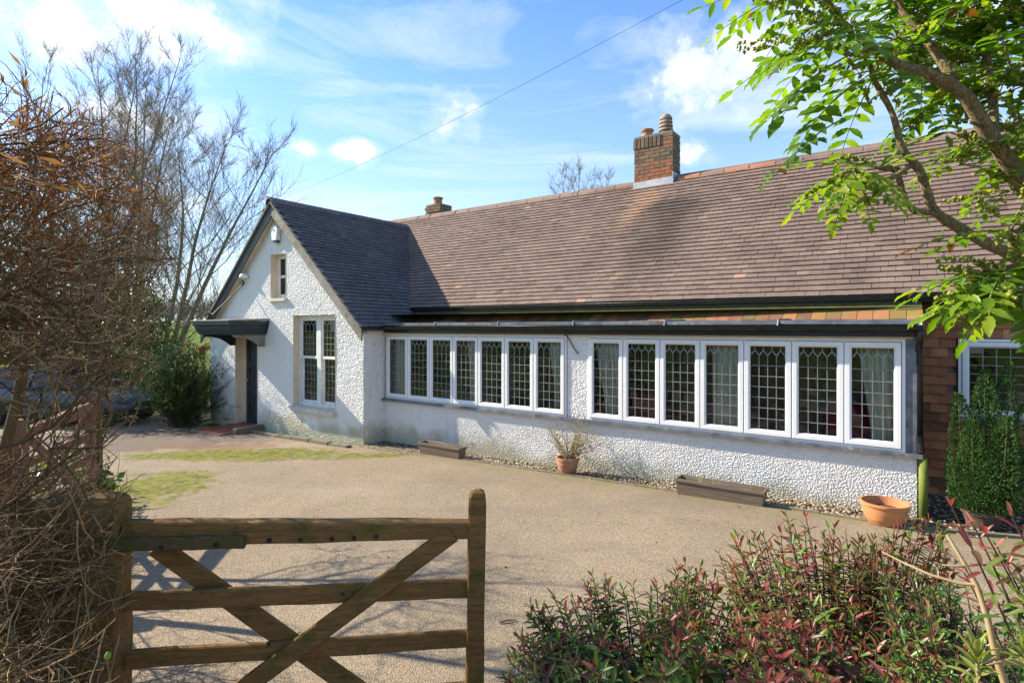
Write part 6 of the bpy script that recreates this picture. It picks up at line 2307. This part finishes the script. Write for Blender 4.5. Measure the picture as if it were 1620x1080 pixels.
# ------------------------------------------------------------------ the tree with divided leaves, upper right
def bark_mat():
    m, nt, b = new_mat('corky_furrowed_bark')
    p = pos_(nt, (1, 1, .6))
    n1 = nz(nt, p, 75, 8, 0.75, 1.2)
    c = ramp_(nt, n1, [(0.34, (0.06, 0.035, 0.018)), (0.44, (0.24, 0.15, 0.07)), (0.55, (0.46, 0.33, 0.18)), (0.72, (0.58, 0.48, 0.30))])
    c = mix_(nt, ramp_(nt, nz(nt, pos_(nt), 14, 6, 0.7), [(0.54, 0.0), (0.66, 0.6)]), c, (0.33, 0.31, 0.09))
    nt.links.new(c, b.inputs['Base Color'])
    b.inputs['Roughness'].default_value = 0.9
    bump_(nt, b, n1, 1.0, 0.03)
    return m


MT['mahonia_bark'] = bark_mat()
MT['mahonia'] = leaf_mat('spiny_leaflet', [(0, (0.03, 0.085, 0.012)), (0.5, (0.10, 0.21, 0.018)), (0.85, (0.21, 0.33, 0.025)), (.97, (0.32, 0.37, 0.035)), (1, (0.12, 0.05, 0.02))], 0.55, 0.36, 0.45, (1.6, 1.6, 0.3))
MT['flower'] = leaf_mat('yellow_green_bud', [(0, (0.24, 0.30, 0.03)), (1, (0.48, 0.46, 0.06))], 0.35, .5)
MT['raceme'] = pm('green_raceme_stalk', (0.16, 0.20, 0.05), (0.22, 0.22, 0.06), 20, 0.7, 0)
random.seed(202)
mb_ = rf(2.75, 2.35)
tree = thing('divided_leaf_tree', (mb_.x, mb_.y, ground_z(mb_.x, mb_.y)), 'gnarled evergreen with long divided leaves and yellow-green buds overhanging from the upper right', 'tree')
FM = 2.05
root = Vector((mb_.x, mb_.y, ground_z(mb_.x, mb_.y) - .03))
fork = at(1690, 480, 2.25)


def limb(pts, r0, r1, sub=4):
    """a knobbly branch through the given points"""
    P = []
    for i in range(len(pts) - 1):
        a = pts[max(0, i - 1)]; b = pts[i]; c = pts[i + 1]; d = pts[min(len(pts) - 1, i + 2)]
        for k in range(sub):
            t = k / sub
            P.append(0.5 * ((2 * b) + (c - a) * t + (2 * a - 5 * b + 4 * c - d) * t * t + (3 * b - a - 3 * c + d) * t ** 3))
    P.append(pts[-1])
    n = len(P)
    rad = [(r0 + (r1 - r0) * i / (n - 1)) * (1 + .22 * noise.noise((i * .9, r0 * 99, 0))) for i in range(n)]
    mbx = MB().tube(P, rad, 10)
    mbx.build('branch', MT['mahonia_bark'], tree, smooth=True)
    return P


trunk_top = at(1660, 350, 2.15)
limb([root, rf(2.65, 2.3, .8), fork, trunk_top], .07, .045)
b1 = limb([trunk_top, at(1605, 270, 2.1), at(1560, 205, 2.05), at(1525, 150, 2.02), at(1470, 118, 2.0), at(1420, 102, 1.98), at(1370, 68, 1.96), at(1320, 22, 1.94), at(1295, -30, 1.93)], .031, .008)
b2 = limb([at(1515, 145, 2.02), at(1495, 105, 2.06), at(1465, 65, 2.1), at(1432, 25, 2.14), at(1405, -20, 2.18)], .018, .011)
b3 = limb([at(1572, 215, 2.06), at(1570, 150, 2.12), at(1562, 100, 2.16), at(1555, 40, 2.2), at(1548, -30, 2.24)], .018, .011)
b4 = limb([fork, at(1610, 410, 2.2), at(1560, 385, 2.15), at(1520, 362, 2.1), at(1480, 335, 2.08), at(1465, 300, 2.06), at(1455, 270, 2.05), at(1428, 235, 2.04), at(1412, 180, 2.03), at(1385, 130, 2.03), at(1376, 100, 2.03)], .024, .007)
b5 = limb([at(1478, 336, 2.08), at(1445, 332, 2.07), at(1428, 305, 2.06), at(1418, 272, 2.06), at(1392, 266, 2.06)], .013, .009)
b6 = limb([fork, at(1640, 450, 2.0), at(1600, 425, 1.85)], .035, .015)
b7 = limb([fork, at(1660, 500, 1.95), at(1600, 470, 1.8)], .03, .012)
b8 = limb([at(1440, 262, 2.04), at(1400, 285, 2.0), at(1352, 268, 1.97)], .010, .007)

litems = []
LEAFM = np.array([(0, 0, 0), (-.30, .12, .03), (-.40, .24, .02), (-.52, .34, .07), (-.46, .46, .05), (-.52, .58, .07), (-.36, .70, .03), (-.30, .82, .04), (0, 1, -.10), (.30, .82, .04), (.36, .70, .03), (.52, .58, .07), (.46, .46, .05), (.52, .34, .07), (.40, .24, .02), (.30, .12, .03), (0, .24, 0), (0, .5, 0), (0, .76, -.02)], float)
LEAFMT = np.array([(0, 16, 1), (1, 16, 2), (2, 16, 3), (3, 16, 17), (3, 17, 4), (4, 17, 5), (5, 17, 18), (5, 18, 6), (6, 18, 7), (7, 18, 8),
                   (8, 18, 9), (9, 18, 10), (10, 18, 11), (11, 18, 17), (11, 17, 12), (12, 17, 13), (13, 17, 16), (13, 16, 14), (14, 16, 15), (15, 16, 0)])
rach, bud = Twigs(4), []
rac = Twigs(3)


def pinnate(p, d, L, pairs, lf, bright=.5, droop=.35, first=.22):
    """one divided leaf: an arching rachis with opposite leaflets"""
    d = Vector(d).normalized()
    pts = [Vector(p)]
    dd = d.copy()
    for k in range(9):
        dd = (dd + Vector((0, 0, -droop / 9)) + Vector((random.gauss(0, .02), random.gauss(0, .02), 0))).normalized()
        pts.append(pts[-1] + dd * (L / 9))
    rach.add(pts, .0032, .0012, .5)
    side0 = dd.cross(Vector((0, 0, 1)))
    side0 = side0.normalized() if side0.length > .05 else RGT.copy()
    for k in range(pairs):
        t = first + (1 - first) * k / (pairs - .4)
        j = min(8.99, t * 9)
        q = pts[int(j)].lerp(pts[int(j) + 1], j % 1)
        ax = (pts[int(j) + 1] - pts[int(j)]).normalized()
        s = ax.cross(Vector((0, 0, 1)))
        s = s.normalized() if s.length > .05 else side0
        for sg in (-1, 1):
            if random.random() < .05:
                continue
            ld = (s * sg + ax * random.uniform(.35, .75) + Vector((0, 0, random.gauss(-.12, .14)))).normalized()
            n_ = s.cross(ax) * -1
            n_ = n_ if n_.z > 0 else -n_
            n_ = n_ + Vector((random.gauss(0, .22), random.gauss(0, .22), random.gauss(0, .1)))
            l_ = lf * (.7 + .4 * math.sin(math.pi * min(1, t * 1.05))) * random.uniform(.85, 1.12)
            tn = random.gauss(bright, .17)
            tn = min(.96, max(0, tn)) if random.random() > .02 else 1.0
            litems.append((q, ld, n_, l_, l_ * random.uniform(.34, .42), tn))
    litems.append((pts[-1], dd, Vector((0, 0, 1)) + Vector((random.gauss(0, .2), random.gauss(0, .2), 0)), lf, lf * .4, min(.96, max(0, random.gauss(bright, .15)))))


def racemes(p, n, L, d0, droop=.3):
    for k in range(n):
        d = Vector(d0) + Vector((random.gauss(0, .5), random.gauss(0, .5), random.gauss(0, .4)))
        pts = wander(p, d, L * random.uniform(.7, 1.2), 9, .06, grav=droop / 9)
        rac.add(pts, .0016, .0007)
        for q in range(40):
            j = random.uniform(1.5, 8.99)
            c = pts[int(j)].lerp(pts[int(j) + 1], j % 1)
            o = Vector((random.gauss(0, 1), random.gauss(0, 1), random.gauss(0, 1))).normalized() * random.uniform(.004, .009)
            bud.append((c, o, random.uniform(.007, .0105), random.random()))


def rosette(p, n, L, pairs, lf, bias=(0, 0, 0), nr=5, bright=.5, droop=.5):
    p = Vector(p)
    for k in range(n):
        an = k * 2.4 + random.uniform(-.3, .3)
        el = random.uniform(-.25, .75)
        d = Vector((math.cos(an), math.sin(an), el)) + Vector(bias)
        pinnate(p, d, L * random.uniform(.75, 1.15), pairs, lf, bright + random.gauss(0, .08), droop)
    racemes(p, nr, L * .75, Vector(bias) + Vector((0, 0, .35)))


L0 = -RGT
rosette(b1[-1], 10, .36, 6, .075, L0 * .5, 8, .5)
rosette(at(1345, 45, 1.95), 7, .36, 6, .075, L0 * .9 + Vector((0, 0, -.1)), 7, .5, .7)
rosette(b2[-1], 9, .34, 6, .072, (0, 0, .1), 6, .45)
rosette(at(1450, 30, 2.3), 8, .36, 6, .075, (0, 0, 0), 4, .4)
rosette(b3[-1], 9, .34, 6, .072, (0, 0, 0), 6, .45)
rosette(at(1620, 40, 2.25), 9, .36, 6, .075, (0, 0, 0), 6, .4)
rosette(at(1640, 130, 2.2), 9, .36, 6, .075, (0, 0, 0), 6, .45)
rosette(at(1560, 95, 2.35), 8, .36, 6, .075, (0, 0, -.1), 4, .35)
rosette(at(1500, 60, 2.3), 8, .34, 6, .072, (0, 0, -.1), 4, .38)
rosette(at(1390, 110, 2.05), 7, .36, 6, .075, L0 * .4 + Vector((0, 0, -.15)), 5, .5, .6)
rosette(at(1480, 165, 2.25), 6, .30, 6, .068, (0, 0, -.25), 3, .35, .6)
rosette(at(1600, 200, 2.3), 7, .32, 6, .07, (0, 0, -.2), 5, .4, .6)
rosette(b5[-1], 5, .26, 5, .05, L0 * .6 + Vector((0, 0, .1)), 2, .6)
rosette(b8[-1], 9, .25, 7, .055, L0 * .25 + Vector((0, 0, -.75)), 3, .72, .5)
rosette(at(1520, 260, 2.2), 4, .24, 5, .055, (0, 0, -.1), 5, .55)
rosette(at(1600, 300, 2.2), 6, .28, 5, .06, (0, 0, -.2), 6, .55)
rosette(b6[-1], 9, .28, 5, .075, L0 * .4 + Vector((0, 0, -.3)), 8, .62, .7)
rosette(b7[-1], 9, .26, 5, .075, L0 * .5 + Vector((0, 0, -.3)), 8, .66, .8)
for (u_, v_, f_) in ((1420, 60, 2.2), (1590, 20, 2.1), (1520, 10, 2.15), (1600, 110, 2.0), (1460, 110, 2.3), (1640, 220, 2.0)):
    rosette(at(u_, v_, f_), 7, .34, 6, .075, (0, 0, -.1), 6, .5, .6)
for (u_, v_, f_, l_) in ((1600, 365, 1.85, .075), (1575, 440, 1.78, .08)):
    rosette(at(u_, v_, f_), 6, .24, 4, l_, L0 * .3 + Vector((0, 0, -.2)), 7, .72, .6)
pinnate(at(1330, 95, 1.86), at(1190, 160, 1.78) - at(1330, 95, 1.86), .34, 6, .10, .55, .5, .35)
pinnate(at(1320, 60, 1.9), at(1200, 95, 1.8) - at(1320, 60, 1.9), .32, 6, .09, .6, .4, .3)
# the two long leaves hanging free against the sky on the left
pinnate(at(1372, 78, 1.95), at(1170, 120, 1.80) - at(1372, 78, 1.95), .46, 5, .095, .42, .75, .55)
pinnate(at(1330, 190, 1.93), at(1190, 250, 1.74) - at(1330, 190, 1.93), .42, 4, .085, .45, .35, .5)
pinnate(at(1355, 130, 1.9), at(1215, 215, 1.75) - at(1355, 130, 1.9), .38, 5, .085, .45, .5, .45)
racemes(at(1330, 60, 1.9), 6, .42, at(1150, 60, 1.75) - at(1330, 60, 1.9), .25)
rach.build('leaf_stalks', MT['raceme'], tree, kind='stuff')
rac.build('racemes', MT['raceme'], tree, kind='stuff')
C = [b[0] for b in bud]
OCT = np.array([(-.5, .45, 0), (.5, .45, 0), (0, .45, .5), (0, .45, -.5), (0, 0, 0), (0, 1, 0)], float)
OCTT = np.array([(0, 2, 5), (2, 1, 5), (1, 3, 5), (3, 0, 5), (2, 0, 4), (1, 2, 4), (3, 1, 4), (0, 3, 4)])
leaves('buds', C, [b[1] for b in bud], [(.3, .2, 1)] * len(bud), [b[2] * 1.9 for b in bud], [b[2] for b in bud], [b[3] for b in bud], MT['flower'], tree, shape=OCT, tris=OCTT)
split_leaves(tree, litems, MT['mahonia'], 300, 'leaflet', LEAFM, LEAFMT)
